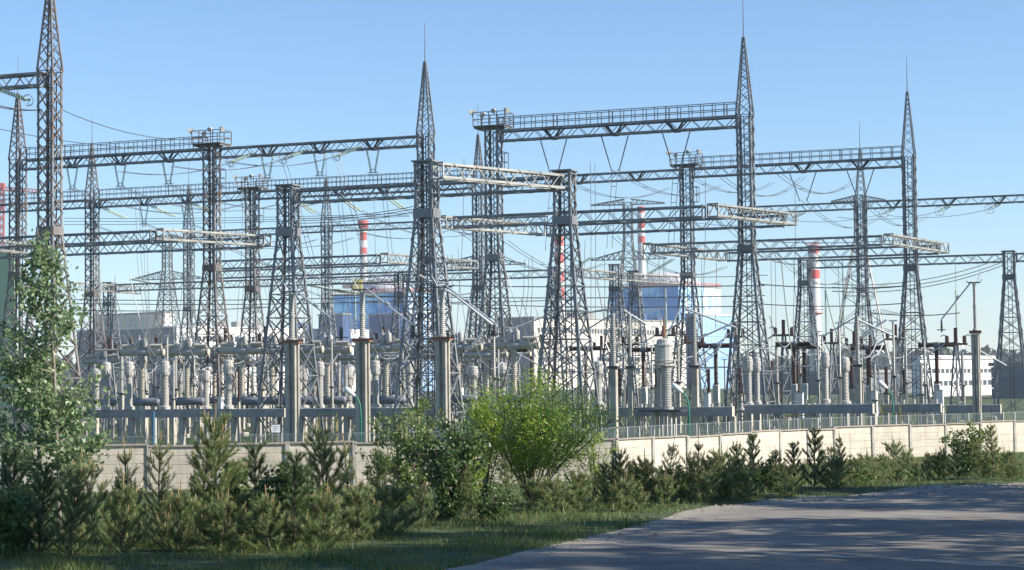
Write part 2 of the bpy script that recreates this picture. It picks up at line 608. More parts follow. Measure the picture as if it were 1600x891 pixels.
streaks('wall_concrete', 0.6, (0.25, 0.225, 0.18))
streaks('concrete', 0.55, (0.20, 0.185, 0.16))
streaks('concrete_dark', 0.5, (0.16, 0.155, 0.15))
streaks('stack_white', 0.35, (0.42, 0.36, 0.32))
streaks('tank_paint', 0.5, (0.22, 0.17, 0.13))
streaks('porcelain', 0.5, (0.20, 0.185, 0.16))
streaks('cream_clad', 0.25, (0.45, 0.41, 0.35))
streaks('white_clad', 0.2, (0.5, 0.48, 0.45))
ground_material()
road_material('asphalt', (0.12, 0.108, 0.094), (0.20, 0.184, 0.162), (0.30, 0.27, 0.22), 0.48, 0.72)
road_material('sand', (0.30, 0.265, 0.21), (0.38, 0.34, 0.28), (0.20, 0.18, 0.14), 0.58, 0.75)


def mesh_net_material():
    m = bpy.data.materials.new('wire_mesh')
    m.use_nodes = True
    nt = m.node_tree
    n, l = nt.nodes, nt.links
    b = n['Principled BSDF']
    b.inputs['Base Color'].default_value = (0.20, 0.26, 0.24, 1)
    b.inputs['Roughness'].default_value = 0.6
    t = n.new('ShaderNodeBsdfTransparent')
    mx = n.new('ShaderNodeMixShader')
    mx.inputs[0].default_value = 0.13
    l.new(t.outputs[0], mx.inputs[1])
    l.new(b.outputs[0], mx.inputs[2])
    l.new(mx.outputs[0], n['Material Output'].inputs['Surface'])
    M['wire_mesh'] = m


mesh_net_material()

# ------------------------------------------------------------------ the ground, road
def grid_mesh(name, xs, ys, matname, zoff=0.0):
    X, Y = np.meshgrid(xs, ys)
    Z = gz(X, Y) + zoff
    v = np.stack([X.ravel(), Y.ravel(), Z.ravel()], 1)
    nx, ny = len(xs), len(ys)
    i = (np.arange(ny - 1)[:, None] * nx + np.arange(nx - 1)[None, :]).ravel()
    f = np.stack([i, i + 1, i + nx + 1, i + nx], 1)
    return np_mesh(name, v, f, matname, True)


xs = np.unique(np.concatenate([np.arange(-60, 60.1, 0.8), np.array([-3500, -1500, -600, -250, -120, -80, 80, 120, 250, 600, 1500, 3500])]))
ys = np.unique(np.concatenate([np.arange(4, 130.1, 0.8), np.array([-400, -100, -30, -8, 140, 160, 200, 280, 400, 700, 1200, 2000, 3500])]))
struct('ground', grid_mesh('ground', xs, ys, 'ground'))

# far edge of the road: (x, y) from the left end to the right
EDGE = [(-14, 2), (-8.5, 12), (-4.2, 21), (-1.1, 28.5), (1.6, 35), (4.3, 42.2), (8.2, 46.6), (13.3, 50.3), (20, 53.5), (30, 56.5), (60, 61)]


def edge_y(x):
    return np.interp(x, [e[0] for e in EDGE], [e[1] for e in EDGE])


def strip_mesh(name, xs_, lo, hi, nrow, matname, zoff, rough_hi=0.0):
    v, f = [], []
    for i, x in enumerate(xs_):
        a, b = lo(x), hi(x)
        b += rough_hi * (math.sin(x * 2.1) + 0.7 * math.sin(x * 5.3 + 1) + 0.5 * math.sin(x * 11.7) + 0.3 * math.sin(x * 23.1))
        for k in range(nrow + 1):
            y = a + (b - a) * k / nrow
            v.append((x, y, float(gz(x, y)) + zoff))
    w = nrow + 1
    for i in range(len(xs_) - 1):
        for k in range(nrow):
            f.append((i * w + k, (i + 1) * w + k, (i + 1) * w + k + 1, i * w + k + 1))
    return np_mesh(name, np.array(v), np.array(f), matname, False)


xr = np.concatenate([np.arange(-14, 16, 0.1), np.arange(16, 60.01, 0.5)])


def road_mesh():
    ds = np.concatenate([np.linspace(0, 4, 17), np.linspace(4.6, 12, 14), np.linspace(14, 50, 13)])
    v, d_, f = [], [], []
    for x in xr:
        e0 = edge_y(x) + 0.12 + 0.10 * (math.sin(x * 2.1) + 0.7 * math.sin(x * 5.3 + 1) + 0.5 * math.sin(x * 11.7) + 0.4 * math.sin(x * 23.1))
        for d in ds:
            y = e0 - d
            v.append((x, y, float(gz(x, y)) + 0.014)); d_.append(d)
    w = len(ds)
    for i in range(len(xr) - 1):
        for k in range(w - 1):
            f.append((i * w + k + 1, (i + 1) * w + k + 1, (i + 1) * w + k, i * w + k))
    m = np_mesh('road', np.array(v), np.array(f), 'asphalt', True)
    a = m.attributes.new('edge_distance', 'FLOAT', 'POINT')
    a.data.foreach_set('value', np.array(d_, dtype=np.float32))
    return m


struct('road', road_mesh())
# low ridge of drifted sand along the old road seam
def seam_y(x):
    return 31.6 - 0.83 * (x - 3.2) + 0.15 * math.sin(x * 1.3)
seam = []
struct('sand_strip', strip_mesh('sand_strip', np.arange(1.2, 16, 0.12), lambda x: seam_y(x) - 0.25 - 0.12 * math.sin(x * 3.1) - 0.08 * math.sin(x * 7.7), lambda x: seam_y(x) + 0.2, 3, 'sand', 0.019, 0.09))

# ------------------------------------------------------------------ lattice towers
def tower_levels(zt):
    lv = [(0.0, 1.9)]
    z = 0.0
    while z < 14.9:
        w = 1.9 + (0.6 - 1.9) * z / 15
        z = z + max(1.1, w * 1.45)
        if z > 14.2:
            z = 15.0
        lv.append((z, 1.9 + (0.6 - 1.9) * z / 15))
    n = int(round((zt - 15) / 1.15))
    for i in range(1, n + 1):
        lv.append((15 + (zt - 15) * i / n, 0.6))
    return lv


def lattice(mb, lv, w):
    """cross bracing on the four faces between the levels"""
    cs = [(-1, -1), (1, -1), (1, 1), (-1, 1)]
    for (z0, a0), (z1, a1) in zip(lv[:-1], lv[1:]):
        ww = w * (1.25 if a0 > 1 else 1.0)
        for k in range(4):
            c, d = cs[k], cs[(k + 1) % 4]
            mb.bar((c[0] * a0, c[1] * a0, z0), (d[0] * a1, d[1] * a1, z1), ww, ww * 0.6)
            mb.bar((d[0] * a0, d[1] * a0, z0), (c[0] * a1, c[1] * a1, z1), ww, ww * 0.6)
            if a0 > 1.0 or z1 == lv[-1][0]:
                mb.bar((c[0] * a1, c[1] * a1, z1), (d[0] * a1, d[1] * a1, z1), ww, ww * 0.6)


TOWER_CACHE = {}


def tower_spec(zt, spire, platform, m, ladder=True):
    key = (zt, spire, platform, m)
    if key in TOWER_CACHE:
        return TOWER_CACHE[key]
    lv = tower_levels(zt)
    spec = []
    for sx, sy in ((-1, -1), (1, -1), (1, 1), (-1, 1)):
        b = MB()
        b.angle((sx * 1.9, sy * 1.9, 0), (sx * 0.6, sy * 0.6, 15), 0.19, (-sx, 0, 0), (0, -sy, 0))
        b.angle((sx * 0.6, sy * 0.6, 15), (sx * 0.6, sy * 0.6, zt + 0.15), 0.17, (-sx, 0, 0), (0, -sy, 0))
        spec.append(('leg', b.mesh('tower_leg', m), -1))
    b = MB()
    lattice(b, lv, 0.085)
    spec.append(('bracing', b.mesh('tower_bracing', m), -1, None, STUFF))
    b = MB()
    for s in (-1, 1):
        b.box(-0.60, 0.60, s * 0.66 - 0.02, s * 0.66 + 0.02, 14.7, 15.25)
        b.box(s * 0.66 - 0.02, s * 0.66 + 0.02, -0.6, 0.6, 14.7, 15.25)
    spec.append(('knee_plate', b.mesh('knee_plate', m), -1))
    for sx, sy in ((-1, -1), (1, -1), (1, 1), (-1, 1)):
        b = MB()
        b.bbox(sx * 1.9 - 0.45, sx * 1.9 + 0.45, sy * 1.9 - 0.45, sy * 1.9 + 0.45, -0.3, 0.35, 0.05)
        spec.append(('footing', b.mesh('footing', 'concrete'), -1))
    # climbing ladder on the inside
    b = MB()
    for s in (-0.2, 0.2):
        b.bar((s, 0.45, 0.5), (s, 0.45, zt), 0.06)
    z = 0.8
    while z < zt:
        b.bar((-0.2, 0.45, z), (0.2, 0.45, z), 0.04)
        z += 0.45
    spec.append(('ladder', b.mesh('ladder', 'dark_steel'), -1))
    if spire:
        b = MB()
        top = zt + 6.3
        sl = []
        z, a = zt, 0.6
        while z < top - 0.5:
            a = 0.6 + (0.07 - 0.6) * (z - zt) / 6.3
            sl.append((z, a))
            z += max(0.45, a * 1.75)
        sl.append((top, 0.07))
        lattice(b, sl, 0.065)
        for sx, sy in ((-1, -1), (1, -1), (1, 1), (-1, 1)):
            b.bar((sx * 0.6, sy * 0.6, zt), (sx * 0.07, sy * 0.07, top), 0.11)
        spec.append(('spire', b.mesh('spire', m), -1))
        k = len(spec) - 1
        b = MB()
        b.tube([(0, 0, top - 0.2), (0, 0, top + 1.6), (0, 0, top + 3.4)], 0.05, 5, 0.018)
        spec.append(('lightning_rod', b.mesh('lightning_rod', 'wire'), k))
    else:
        b = MB()
        b.box(-0.72, 0.72, -0.72, 0.72, zt + 0.15, zt + 0.25)
        spec.append(('cap_plate', b.mesh('cap_plate', m), -1))
    if platform:
        b = MB()
        b.box(-1.45, 1.45, -1.05, 1.05, zt + 0.3, zt + 0.38)
        for x in (-1.3, 0, 1.3):
            b.bar((x, -1.0, zt + 0.2), (x, 1.0, zt + 0.2), 0.12)
        spec.append(('platform', b.mesh('platform', m), -1))
        k = len(spec) - 1
        b = MB()
        for h in (0.55, 1.15):
            for s in (-1, 1):
                b.bar((-1.42, s * 1.02, zt + 0.35 + h), (1.42, s * 1.02, zt + 0.35 + h), 0.06)
                b.bar((s * 1.42, -1.02, zt + 0.35 + h), (s * 1.42, 1.02, zt + 0.35 + h), 0.06)
        for x in (-1.42, -0.7, 0, 0.7, 1.42):
            for s in (-1, 1):
                b.bar((x, s * 1.02, zt + 0.35), (x, s * 1.02, zt + 1.5), 0.065)
        spec.append(('railing', b.mesh('railing', m), k))
        for x, y, az in ((-1.5, -1.0, 200), (-1.3, 1.0, 150), (0.5, -1.05, 270), (1.5, -0.9, 330)):
            b = MB()
            d = Vector((math.cos(math.radians(az)), math.sin(math.radians(az)), -0.45)).normalized()
            o = Vector((x, y, zt + 1.6))
            b.lathe([(0.08, -0.24), (0.11, -0.08), (0.2, 0.2), (0.21, 0.27)], o, d, 10)
            b.bar((x, y, zt + 1.2), (x, y, zt + 1.6), 0.06)
            spec.append(('floodlight', b.mesh('floodlight', 'tank_paint'), k))
        # caged landing lower on the shaft
        b = MB()
        zl = zt - 3.4
        for zz in (zl, zl + 0.7, zl + 1.5):
            b.bar((0.6, -0.5, zz), (1.15, -0.5, zz), 0.05)
            b.bar((1.15, -0.5, zz), (1.15, 0.5, zz), 0.05)
            b.bar((0.6, 0.5, zz), (1.15, 0.5, zz), 0.05)
        for y in (-0.5, 0.5):
            b.bar((1.15, y, zl), (1.15, y, zl + 1.5), 0.05)
        spec.append(('landing_cage', b.mesh('landing_cage', m), -1))
    TOWER_CACHE[key] = spec
    return spec


#   px, row, z top, spire, platform, material, label
TOWERS = [
    (78, 108.5, 25.7, 1, 0, 'steel_rusty', 'tall rust brown lattice tower at the left edge behind the poplar'),
    (28, 150, 25.7, 1, 0, 'steel_rusty', 'spired brownish lattice tower left of the nearest rusty tower'),
    (331, 150, 25.7, 0, 1, 'steel_rusty', 'lattice tower with floodlight platform carrying the middle of the upper left beam'),
    (666, 150, 25.7, 1, 0, 'steel', 'tall spired lattice tower behind the bulky flared one at centre'),
    (668, 108.5, 18.0, 0, 0, 'steel', 'bulky flared lattice tower at centre foreground rising behind the shrubs'),
    (772, 150, 25.7, 0, 1, 'steel', 'lattice tower with floodlight platform at the left end of the highest beam'),
    (748, 197, 25.7, 1, 0, 'steel', 'slender spired lattice tower just left of and behind the centre platform tower'),
    (1166, 150, 25.7, 1, 0, 'steel', 'tallest looking spired lattice tower at the right end of the highest beam'),
    (144, 185.5, 25.7, 1, 0, 'steel_rusty', 'thin spired lattice tower above the poplar tip behind the upper left beam'),
    (394, 185.5, 25.7, 0, 1, 'steel_rusty', 'lattice tower with small floodlight platform below and right of the upper left platform'),
    (1073, 185.5, 25.7, 0, 1, 'steel', 'lattice tower with floodlight platform in front of the blue reactor hall'),
    (1421, 185.5, 25.7, 1, 0, 'steel', 'spired lattice tower at the right end of the right hand railed beam'),
    (510, 230, 25.7, 1, 0, 'steel', 'distant spired lattice tower left of the flared red and white chimney'),
    (295, 230, 25.7, 1, 0, 'steel', 'distant spired lattice tower left of the rusty platform tower'),
    (1345, 230, 25.7, 1, 0, 'steel', 'distant spired lattice tower behind the right hand railed beam'),
    (451, 117.4, 18.0, 0, 0, 'steel', 'wide legged low lattice tower over the leftmost capped concrete posts'),
    (884, 117.4, 18.0, 0, 0, 'steel', 'wide legged low lattice tower behind the bright green willow'),
    (626, 209, 17.5, 0, 0, 'steel', 'small dark lattice tower in front of the left blue reactor hall'),
    (1257, 208, 17.5, 0, 0, 'steel', 'low lattice tower in front of the near red banded chimney'),
    (1577, 208, 17.5, 0, 0, 'steel', 'low lattice tower at the right edge ending the lowest beam'),
    (171, 209, 17.5, 0, 0, 'steel', 'low distant lattice tower at the left end of the lowest left beam'),
    (962, 208, 17.5, 0, 0, 'steel', 'low lattice tower with pale beams in front of the right reactor hall'),
    (992, 222, 17.5, 0, 0, 'steel', 'low lattice tower right behind the one in front of the right reactor hall'),
    (866, 209, 17.5, 0, 0, 'steel', 'low distant lattice tower half hidden by the tower behind the willow'),
]
for px, n, zt, sp, pf, m, lab in TOWERS:
    spawn('lattice_tower', tower_spec(zt, sp, pf, m), row(px, n, 300 if zt > 20 else 430), YAW, lab, 'tower', 'lattice portal towers')

# ------------------------------------------------------------------ lattice beams
def beam_spec(L, m, rail=False, h=0.95, w=0.9, hangers=()):
    spec = []
    for sy in (-1, 1):
        for sz in (-1, 1):
            b = MB()
            b.angle((0, sy * w / 2, sz * h / 2), (L, sy * w / 2, sz * h / 2), 0.15, (0, -sy, 0), (0, 0, -sz))
            spec.append(('chord', b.mesh('beam_chord', m), -1))
    b = MB()
    n = max(2, int(round(L / 0.95)))
    d = L / n
    for i in range(n):
        x0, x1 = i * d, (i + 1) * d
        up = i % 2 == 0
        for sy in (-1, 1):
            b.bar((x0, sy * w / 2, -h / 2 if up else h / 2), (x1, sy * w / 2, h / 2 if up else -h / 2), 0.075, 0.05)
        for sz in (-1, 1):
            b.bar((x0, -w / 2 if up else w / 2, sz * h / 2), (x1, w / 2 if up else -w / 2, sz * h / 2), 0.06, 0.04)
    for x in (0.02, L - 0.02):
        for sy in (-1, 1):
            b.bar((x, sy * w / 2, -h / 2), (x, sy * w / 2, h / 2), 0.10)
        for sz in (-1, 1):
            b.bar((x, -w / 2, sz * h / 2), (x, w / 2, sz * h / 2), 0.10)
    spec.append(('lacing', b.mesh('beam_lacing', m), -1, None, STUFF))
    for x in hangers:
        b = MB()
        for s in (-1, 1):
            for sy in (-1, 1):
                b.bar((x + s * 0.85, sy * w / 2, h / 2 - 0.05), (x + s * 0.1, sy * 0.1, -h / 2), 0.13)
        b.box(x - 0.25, x + 0.25, -w / 2, w / 2, -h / 2 - 0.05, -h / 2 + 0.16)
        spec.append(('hanger', b.mesh('hanger', 'dark_steel'), -1))
    if rail:
        b = MB()
        n = int(L / 0.95)
        for i in range(n + 1):
            x = L * i / n
            for sy in (-1, 1):
                b.bar((x, sy * (w / 2 + 0.02), h / 2), (x, sy * (w / 2 + 0.02), h / 2 + 1.08), 0.085 if i % 5 == 0 else 0.055)
        for hh in (0.55, 1.08):
            for sy in (-1, 1):
                b.bar((0, sy * (w / 2 + 0.02), h / 2 + hh), (L, sy * (w / 2 + 0.02), h / 2 + hh), 0.06)
        b.box(0, L, -w / 2 + 0.1, w / 2 - 0.1, h / 2 + 0.02, h / 2 + 0.07)
        spec.append(('handrail', b.mesh('handrail', m), -1))
    return spec


def beam(p, q, m, label, rail=False, hang_px=(), n=None, cat='beam'):
    d = q - p
    L = d.length
    hs = []
    for hp in hang_px:
        g = row(hp, n, 300)
        hs.append((Vector((g.x, g.y, 0)) - Vector((p.x, p.y, 0))).length)
    return spawn('lattice_beam', beam_spec(L, m, rail, hangers=hs), p, math.atan2(d.y, d.x), label, cat, 'lattice beams of the switchyard')


def tbeam(px0, px1, n, z, label, rail=False, m='steel', hang=(), py=None):
    py = py or (250 if z > 20 else 360)
    p, q = row(px0, n, py), row(px1, n, py)
    t = Vector((TX, TY, 0))
    g = 0.66
    p, q = p + t * g, q - t * g
    p.z = q.z = z
    return beam(p, q, m, label, rail, hang, n)


HB1 = (113, 188, 263); HB2 = (418, 500, 583); HA = (866, 962, 1058); HD = (1255, 1345)
HC1 = (150, 225, 290); HC2 = (460, 530, 600); HE = (1255, 1395, 1482, 1560); HK1 = (390, 470, 600)
tbeam(-70, 78, 108.5, Z_TALL, 'heavy lattice beam leaving the frame at top left')
tbeam(28, 331, 150, Z_TALL, 'upper left lattice beam with walkway railing left of the platform tower', True, 'steel', HB1)
tbeam(331, 666, 150, Z_TALL, 'upper lattice beam without railing between the left platform tower and centre spire', False, 'steel', HB2)
tbeam(772, 1166, 150, Z_TALL, 'highest lattice beam with walkway railing right of centre', True, 'steel', HA)
tbeam(-60, 144, 185.5, Z_TALL, 'railed lattice beam at far left below the upper railed beam', True)
tbeam(144, 394, 185.5, Z_TALL, 'second railed lattice beam on the left ending at the small platform tower', True, 'steel', HC1)
tbeam(394, 748, 185.5, Z_TALL, 'railed lattice beam running from the small platform tower behind the centre tower', True, 'steel', HC2)
tbeam(772, 1073, 185.5, Z_TALL, 'lattice beam without railing below the highest beam', False, 'steel', (905, 995))
tbeam(1073, 1421, 185.5, Z_TALL, 'right hand lattice beam with walkway railing reaching the right spired tower', True, 'steel', HD)
tbeam(1130, 1345, 230, Z_TALL, 'distant lattice beam crossing behind the tallest spired tower on the right', False)
tbeam(1345, 1680, 230, Z_TALL, 'distant lattice beam leaving the frame at the right', False, 'steel', HE[1:])
tbeam(295, 510, 230, Z_TALL, 'distant upper beam left of the flared chimney', False)
tbeam(510, 860, 230, Z_TALL, 'distant upper beam crossing in front of the flared chimney top', False)
tbeam(451, 668, 117.4, Z_LOW + 0.4, 'near thick lattice beam from the wide low tower to the centre tower')
tbeam(668, 884, 117.4, Z_LOW + 0.4, 'near thick lattice beam from the centre tower to the tower behind the willow')
tbeam(-50, 250, 138, Z_LOW, 'lower tier lattice beam at left crossing behind the poplar tip')
tbeam(-50, 418, 149, Z_LOW, 'lower tier left beam hanging just behind the first one')
tbeam(700, 1114, 138, Z_LOW, 'lower tier lattice beam right of centre passing over the red chimney tops')
tbeam(845, 1237, 149, Z_LOW, 'lower tier beam just behind and below the one over the chimney tops')
tbeam(1011, 1388, 175, Z_LOW, 'lower tier right beam ending at the pale cross beam of the right tower')
tbeam(1127, 1475, 190.5, Z_LOW, 'lower tier right beam just behind and below its twin')
tbeam(331, 600, 175, Z_LOW, 'lower tier beam crossing in front of the middle of the flared chimney')
tbeam(331, 740, 190.5, Z_LOW, 'lower tier beam just behind and below the one across the flared chimney')
tbeam(1257, 1577, 208, Z_LOW, 'lowest right lattice beam from the banded chimney to the right edge tower')
tbeam(1577, 1660, 208, Z_LOW, 'short stub of lattice beam right of the right edge tower')
tbeam(171, 394, 209, Z_LOW, 'lowest left lattice beam above the beige building')
tbeam(394, 626, 209, Z_LOW, 'lowest lattice beam above the left blue reactor hall')
tbeam(626, 866, 209, Z_LOW, 'lowest lattice beam between centre tower and the willow tower')


def lbeam(px0, n0, px1, n1, z, label):
    p, q = row(px0, n0, 360), row(px1, n1, 360)
    p.z = q.z = z
    beam(p, q, 'steel_pale', label)


p = row(684, 107.2, 270); q = row(884, 117.4, 290)
p.z = q.z = Z_LOW + 0.45
beam(p, q, 'steel_pale', 'sunlit pale cross beam from the centre tower to the tower behind the willow')
lbeam(1114, 138, 1237, 149, Z_LOW + 0.1, 'sunlit pale cross beam fixed across the tallest right tower')
lbeam(250, 138, 418, 149, Z_LOW + 0.1, 'sunlit pale cross beam fixed across the rusty left platform tower')
lbeam(-40, 138, 60, 149, Z_LOW + 0.1, 'sunlit pale cross beam at the left edge above the poplar')
lbeam(690, 138, 845, 149, Z_LOW + 0.1, 'pale cross beam below the centre one behind the centre tower')
lbeam(1388, 175, 1475, 190.5, Z_LOW + 0.1, 'sunlit pale cross beam fixed across the right spired tower')
lbeam(600, 175, 740, 190.5, Z_LOW + 0.1, 'pale cross beam seen through the legs of the centre tower')
lbeam(1011, 175, 1127, 190.5, Z_LOW + 0.1, 'pale cross beam at the platform tower before the right reactor hall')
lbeam(110, 200, 215, 214, Z_LOW - 0.1, 'pale cross beam beside the poplar above the lowest left beam')
lbeam(905, 200, 1000, 214, Z_LOW - 0.6, 'pale cross beam left of the right reactor hall')
lbeam(985, 206, 1062, 216, Z_LOW - 0.9, 'pale cross beam against the roof of the right reactor hall')

# ------------------------------------------------------------------ far transmission pylons
def pylon_spec(H, arm_lo, arm_hi, half, zl, zh, wbase=3.6, m='steel_pale'):
    spec = []
    lv = [(0.0, wbase)]
    z = 0
    while z < H - 1:
        a = wbase + (0.7 - wbase) * min(1, z / (H * 0.8))
        z += max(1.6, a * 1.3)
        z = min(z, H)
        lv.append((z, wbase + (0.7 - wbase) * min(1, z / (H * 0.8))))
    for sx, sy in ((-1, -1), (1, -1), (1, 1), (-1, 1)):
        b = MB()
        for (z0, a0), (z1, a1) in zip(lv[:-1], lv[1:]):
            b.bar((sx * a0, sy * a0, z0), (sx * a1, sy * a1, z1), 0.2)
        spec.append(('leg', b.mesh('pylon_leg', m), -1))
    b = MB()
    lattice(b, lv, 0.11)
    spec.append(('bracing', b.mesh('pylon_bracing', m), -1, None, STUFF))
    for zz, half_ in ((zl, arm_lo), (zh, arm_hi)):
        if not half_:
            continue
        for s in (-1, 1):
            b = MB()
            n = 6
            top = [(s * (0.6 + (half_ - 0.6) * i / n), zz + (1.5 if zz < 30 else 0.8) * (1 - i / n) + 0.12) for i in range(n + 1)]
            bot = [(s * (0.6 + (half_ - 0.6) * i / n), zz) for i in range(n + 1)]
            for y in (-0.6, 0.6):
                for i in range(n):
                    k0, k1 = 1 - i / n * 0.85, 1 - (i + 1) / n * 0.85
                    b.bar((top[i][0], y * k0, top[i][1]), (top[i + 1][0], y * k1, top[i + 1][1]), 0.13)
                    b.bar((bot[i][0], y * k0, bot[i][1]), (bot[i + 1][0], y * k1, bot[i + 1][1]), 0.13)
                    b.bar((top[i][0], y * k0, top[i][1]), (bot[i + 1][0], y * k1, bot[i + 1][1]), 0.09)
                    b.bar((bot[i + 1][0], y * k1, bot[i + 1][1]), (top[i + 1][0], y * k1, top[i + 1][1]), 0.09)
            spec.append(('cross_arm', b.mesh('cross_arm', m), -1))
    return spec


for px, Y, H, al, ah, zl, zh, lab in [
    (985, 330, 35.5, 6.6, 6.4, 25.3, 34.8, 'distant transmission pylon with flat top arms above the right reactor hall'),
    (748, 330, 27, 8.5, 0, 24.6, 0, 'distant transmission pylon with arrow shaped arms behind the centre towers'),
    (262, 360, 33, 7.5, 4.0, 24.5, 32.0, 'distant transmission pylon with wide arms beyond the left busbars'),
    (1347, 320, 35, 0, 4.5, 0, 34.0, 'broad legged distant transmission pylon behind the right spired towers'),
    (1376, 640, 27, 5.0, 6.5, 19.5, 25.5, 'small far transmission pylon right of the white stack'),
]:
    g = at(px, 596, Y)
    g.z = 0
    spawn('transmission_pylon', pylon_spec(H, al, ah, 0, zl, zh, 6.0 if px == 1347 else 3.6), g, YAW * 0.6, lab, 'pylon', 'distant transmission pylons')

# ------------------------------------------------------------------ insulator strings and wires
INS = {}


def string_mesh(L, r, m, pitch=0.17):
    key = (round(L, 1), r, m)
    if key not in INS:
        b = MB()
        n = max(4, int(L / pitch))
        prof = [(0.03, 0)]
        for i in range(n):
            t = L * (i + 0.5) / n
            prof += [(0.035, t - 0.06), (r, t - 0.015), (r * 0.9, t + 0.02), (0.04, t + 0.05)]
        prof.append((0.03, L))
        b.lathe(prof, (0, 0, 0), (0, 0, -1), 7)
        INS[key] = b.mesh('insulator_string', m, True)
    return INS[key]


def part_rod(name, mesh, parent, p, q):
    """place a mesh modelled down -z from the origin so that it runs p -> q"""
    o = link(name, mesh, parent)
    d = (Vector(q) - Vector(p)).normalized()
    o.location = p
    o.rotation_mode = 'QUATERNION'
    o.rotation_quaternion = Vector((0, 0, -1)).rotation_difference(d)
    return o


def vstring(p, label, group, L=2.0, spread=0.55, r=0.13, m='glass_green', ringR=0.32, dirv=None):
    e = bpy.data.objects.new('insulator_string', None)
    C.objects.link(e)
    e.location = p
    tag(e, label, 'insulator', group)
    down = Vector(dirv or (0, 0, -1)).normalized()
    side = Vector((TX, TY, 0))
    tip = down * math.sqrt(max(0.1, L * L - spread * spread))
    for s in (-1, 1):
        part_rod('insulator_chain', string_mesh(L, r, m), e, side * s * spread, tip + side * s * spread * (0.3 if dirv is None else 1.0))
    if ringR:
        b = MB()
        b.ring(tip, ringR, 0.035, (TY, -TX, 0.15) if dirv is None else (NX, NY, 0.3), 14, 4)
        b.bar(tip - side * spread, tip + side * spread, 0.06)
        b.bar(tip, tip + Vector((0, 0, -0.35)), 0.06)
        link('corona_ring', b.mesh('corona_ring', 'alu'), e)
    return p + tip


def wire_pts(p, q, sag, n=12):
    p, q = Vector(p), Vector(q)
    return [p.lerp(q, i / n) + Vector((0, 0, -4 * sag * (i / n) * (1 - i / n))) for i in range(n + 1)]


def wire(p, q, sag, label, group, r=0.02, pair=0.0, m='wire', name='conductor'):
    b = MB()
    if pair:
        s = Vector((TX, TY, 0)) * pair / 2
        b.tube(wire_pts(Vector(p) - s, Vector(q) - s, sag), r, 4)
        b.tube(wire_pts(Vector(p) + s, Vector(q) + s, sag), r, 4)
        for k in (3, 6, 9):
            c = wire_pts(p, q, sag)[k]
            b.bar(c - s, c + s, 0.04)
    else:
        b.tube(wire_pts(p, q, sag), r, 4)
    o = link(name, b.mesh(name, m))
    return tag(o, label, 'wire', group)


def hang(px, n, z, py=300):
    g = row(px, n, py)
    g.z = z - 0.55
    return g


for i, px in enumerate(HB1):
    w3 = ('leftmost', 'middle', 'rightmost')[i]
    e = vstring(hang(px, 150, Z_TALL), '%s pale glass V insulator under the upper left railed beam' % w3, 'glass insulators on the upper left beam')
    q = e + Vector((NX, NY, 0)) * 33 + Vector((0, 0, 1.4))
    wire(e, q, 1.6, '%s conductor running back from the upper left railed beam' % w3, 'conductors between the first and second rows', 0.025, 0.4)
for i, px in enumerate(HB2):
    w3 = ('left', 'middle', 'right')[i]
    vstring(hang(px, 150, Z_TALL), '%s pale glass V insulator under the upper beam left of the centre spire' % w3, 'glass insulators under the unrailed upper beam')
    h = hang(px - 20, 150, Z_TALL + 0.4)
    e = vstring(h, '%s slanting pale glass strain insulator on the upper beam left of the centre spire' % w3, 'glass strain insulators on the unrailed upper beam', 2.6, 0.22, 0.12, 'glass_green', 0.40, (-0.75, -0.55, -0.38))
    wire(e, at(px - 230, 268 - i * 8, 150), 0.6, '%s conductor coming forward from the strain insulator on the upper left beam' % w3, 'conductors between the first row and the road', 0.022, 0.4)
    wire(e, row(px + 15, 150, 420) + Vector((0, 0, 9)), -0.8, '%s jumper dropping from the upper beam left of the centre spire' % w3, 'jumpers dropping to the equipment', 0.022, 0.4)
for i, px in enumerate(HA):
    w3 = ('left', 'middle', 'right')[i]
    e = vstring(hang(px, 150, Z_TALL), '%s dark V shaped suspension insulator under the highest beam' % w3, 'dark V insulators under the highest beam', 3.0, 1.15, 0.07, 'insulator_dark', 0.0)
    q = e + Vector((NX, NY, 0)) * 34 + Vector((0, 0, 1.8))
    wire(e, q, 1.5, '%s twin conductor running back from the highest beam' % w3, 'conductors between the first and second rows', 0.025, 0.45)
    wire(e, e + Vector((-0.6, -0.3, -6.5)), -0.3, '%s twin jumper dropping from under the highest beam' % w3, 'jumpers dropping to the equipment', 0.022, 0.45)
for i, px in enumerate(HD):
    w3 = ('left', 'right')[i]
    e = vstring(hang(px, 185.5, Z_TALL), '%s dark V insulator under the right railed beam' % w3, 'dark V insulators under the right railed beam', 2.9, 1.3, 0.07, 'insulator_dark', 0.0)
    wire(e, e + Vector((NX, NY, 0)) * 42 + Vector((0, 0, 1.5)), 2.0, '%s twin conductor running back from the right railed beam' % w3, 'conductors between the second and third rows', 0.03, 0.45)
    wire(e + Vector((0, 0, 2.2)), row(px - 130, 150, 300) + Vector((0, 0, 21)), 1.8, '%s twin conductor coming forward from the right railed beam' % w3, 'conductors between the first and second rows', 0.03, 0.45)
for i, px in enumerate(HC1):
    w3 = ('left', 'middle', 'right')[i]
    e = vstring(hang(px, 185.5, Z_TALL), '%s glass V insulator under the second left railed beam' % w3, 'glass insulators under the second left beam', 2.0, 0.5)
    vstring(hang(px + 12, 185.5, Z_TALL), '%s slanting glass strain insulator behind the second left railed beam' % w3, 'glass strain insulators on the second left beam', 3.0, 0.2, 0.12, 'glass_green', 0.0, (0.75, 0.55, -0.35))
    wire(e, e + Vector((NX, NY, 0)) * 43 + Vector((0, 0, 1.0)), 2.0, '%s conductor running back from the second left railed beam' % w3, 'conductors between the second and third rows', 0.03, 0.4)
    wire(e, row(px + 8, 185.5, 430) + Vector((0, 0, 9.5)), -0.7, '%s jumper dropping from the second left railed beam' % w3, 'jumpers dropping to the equipment', 0.025, 0.4)
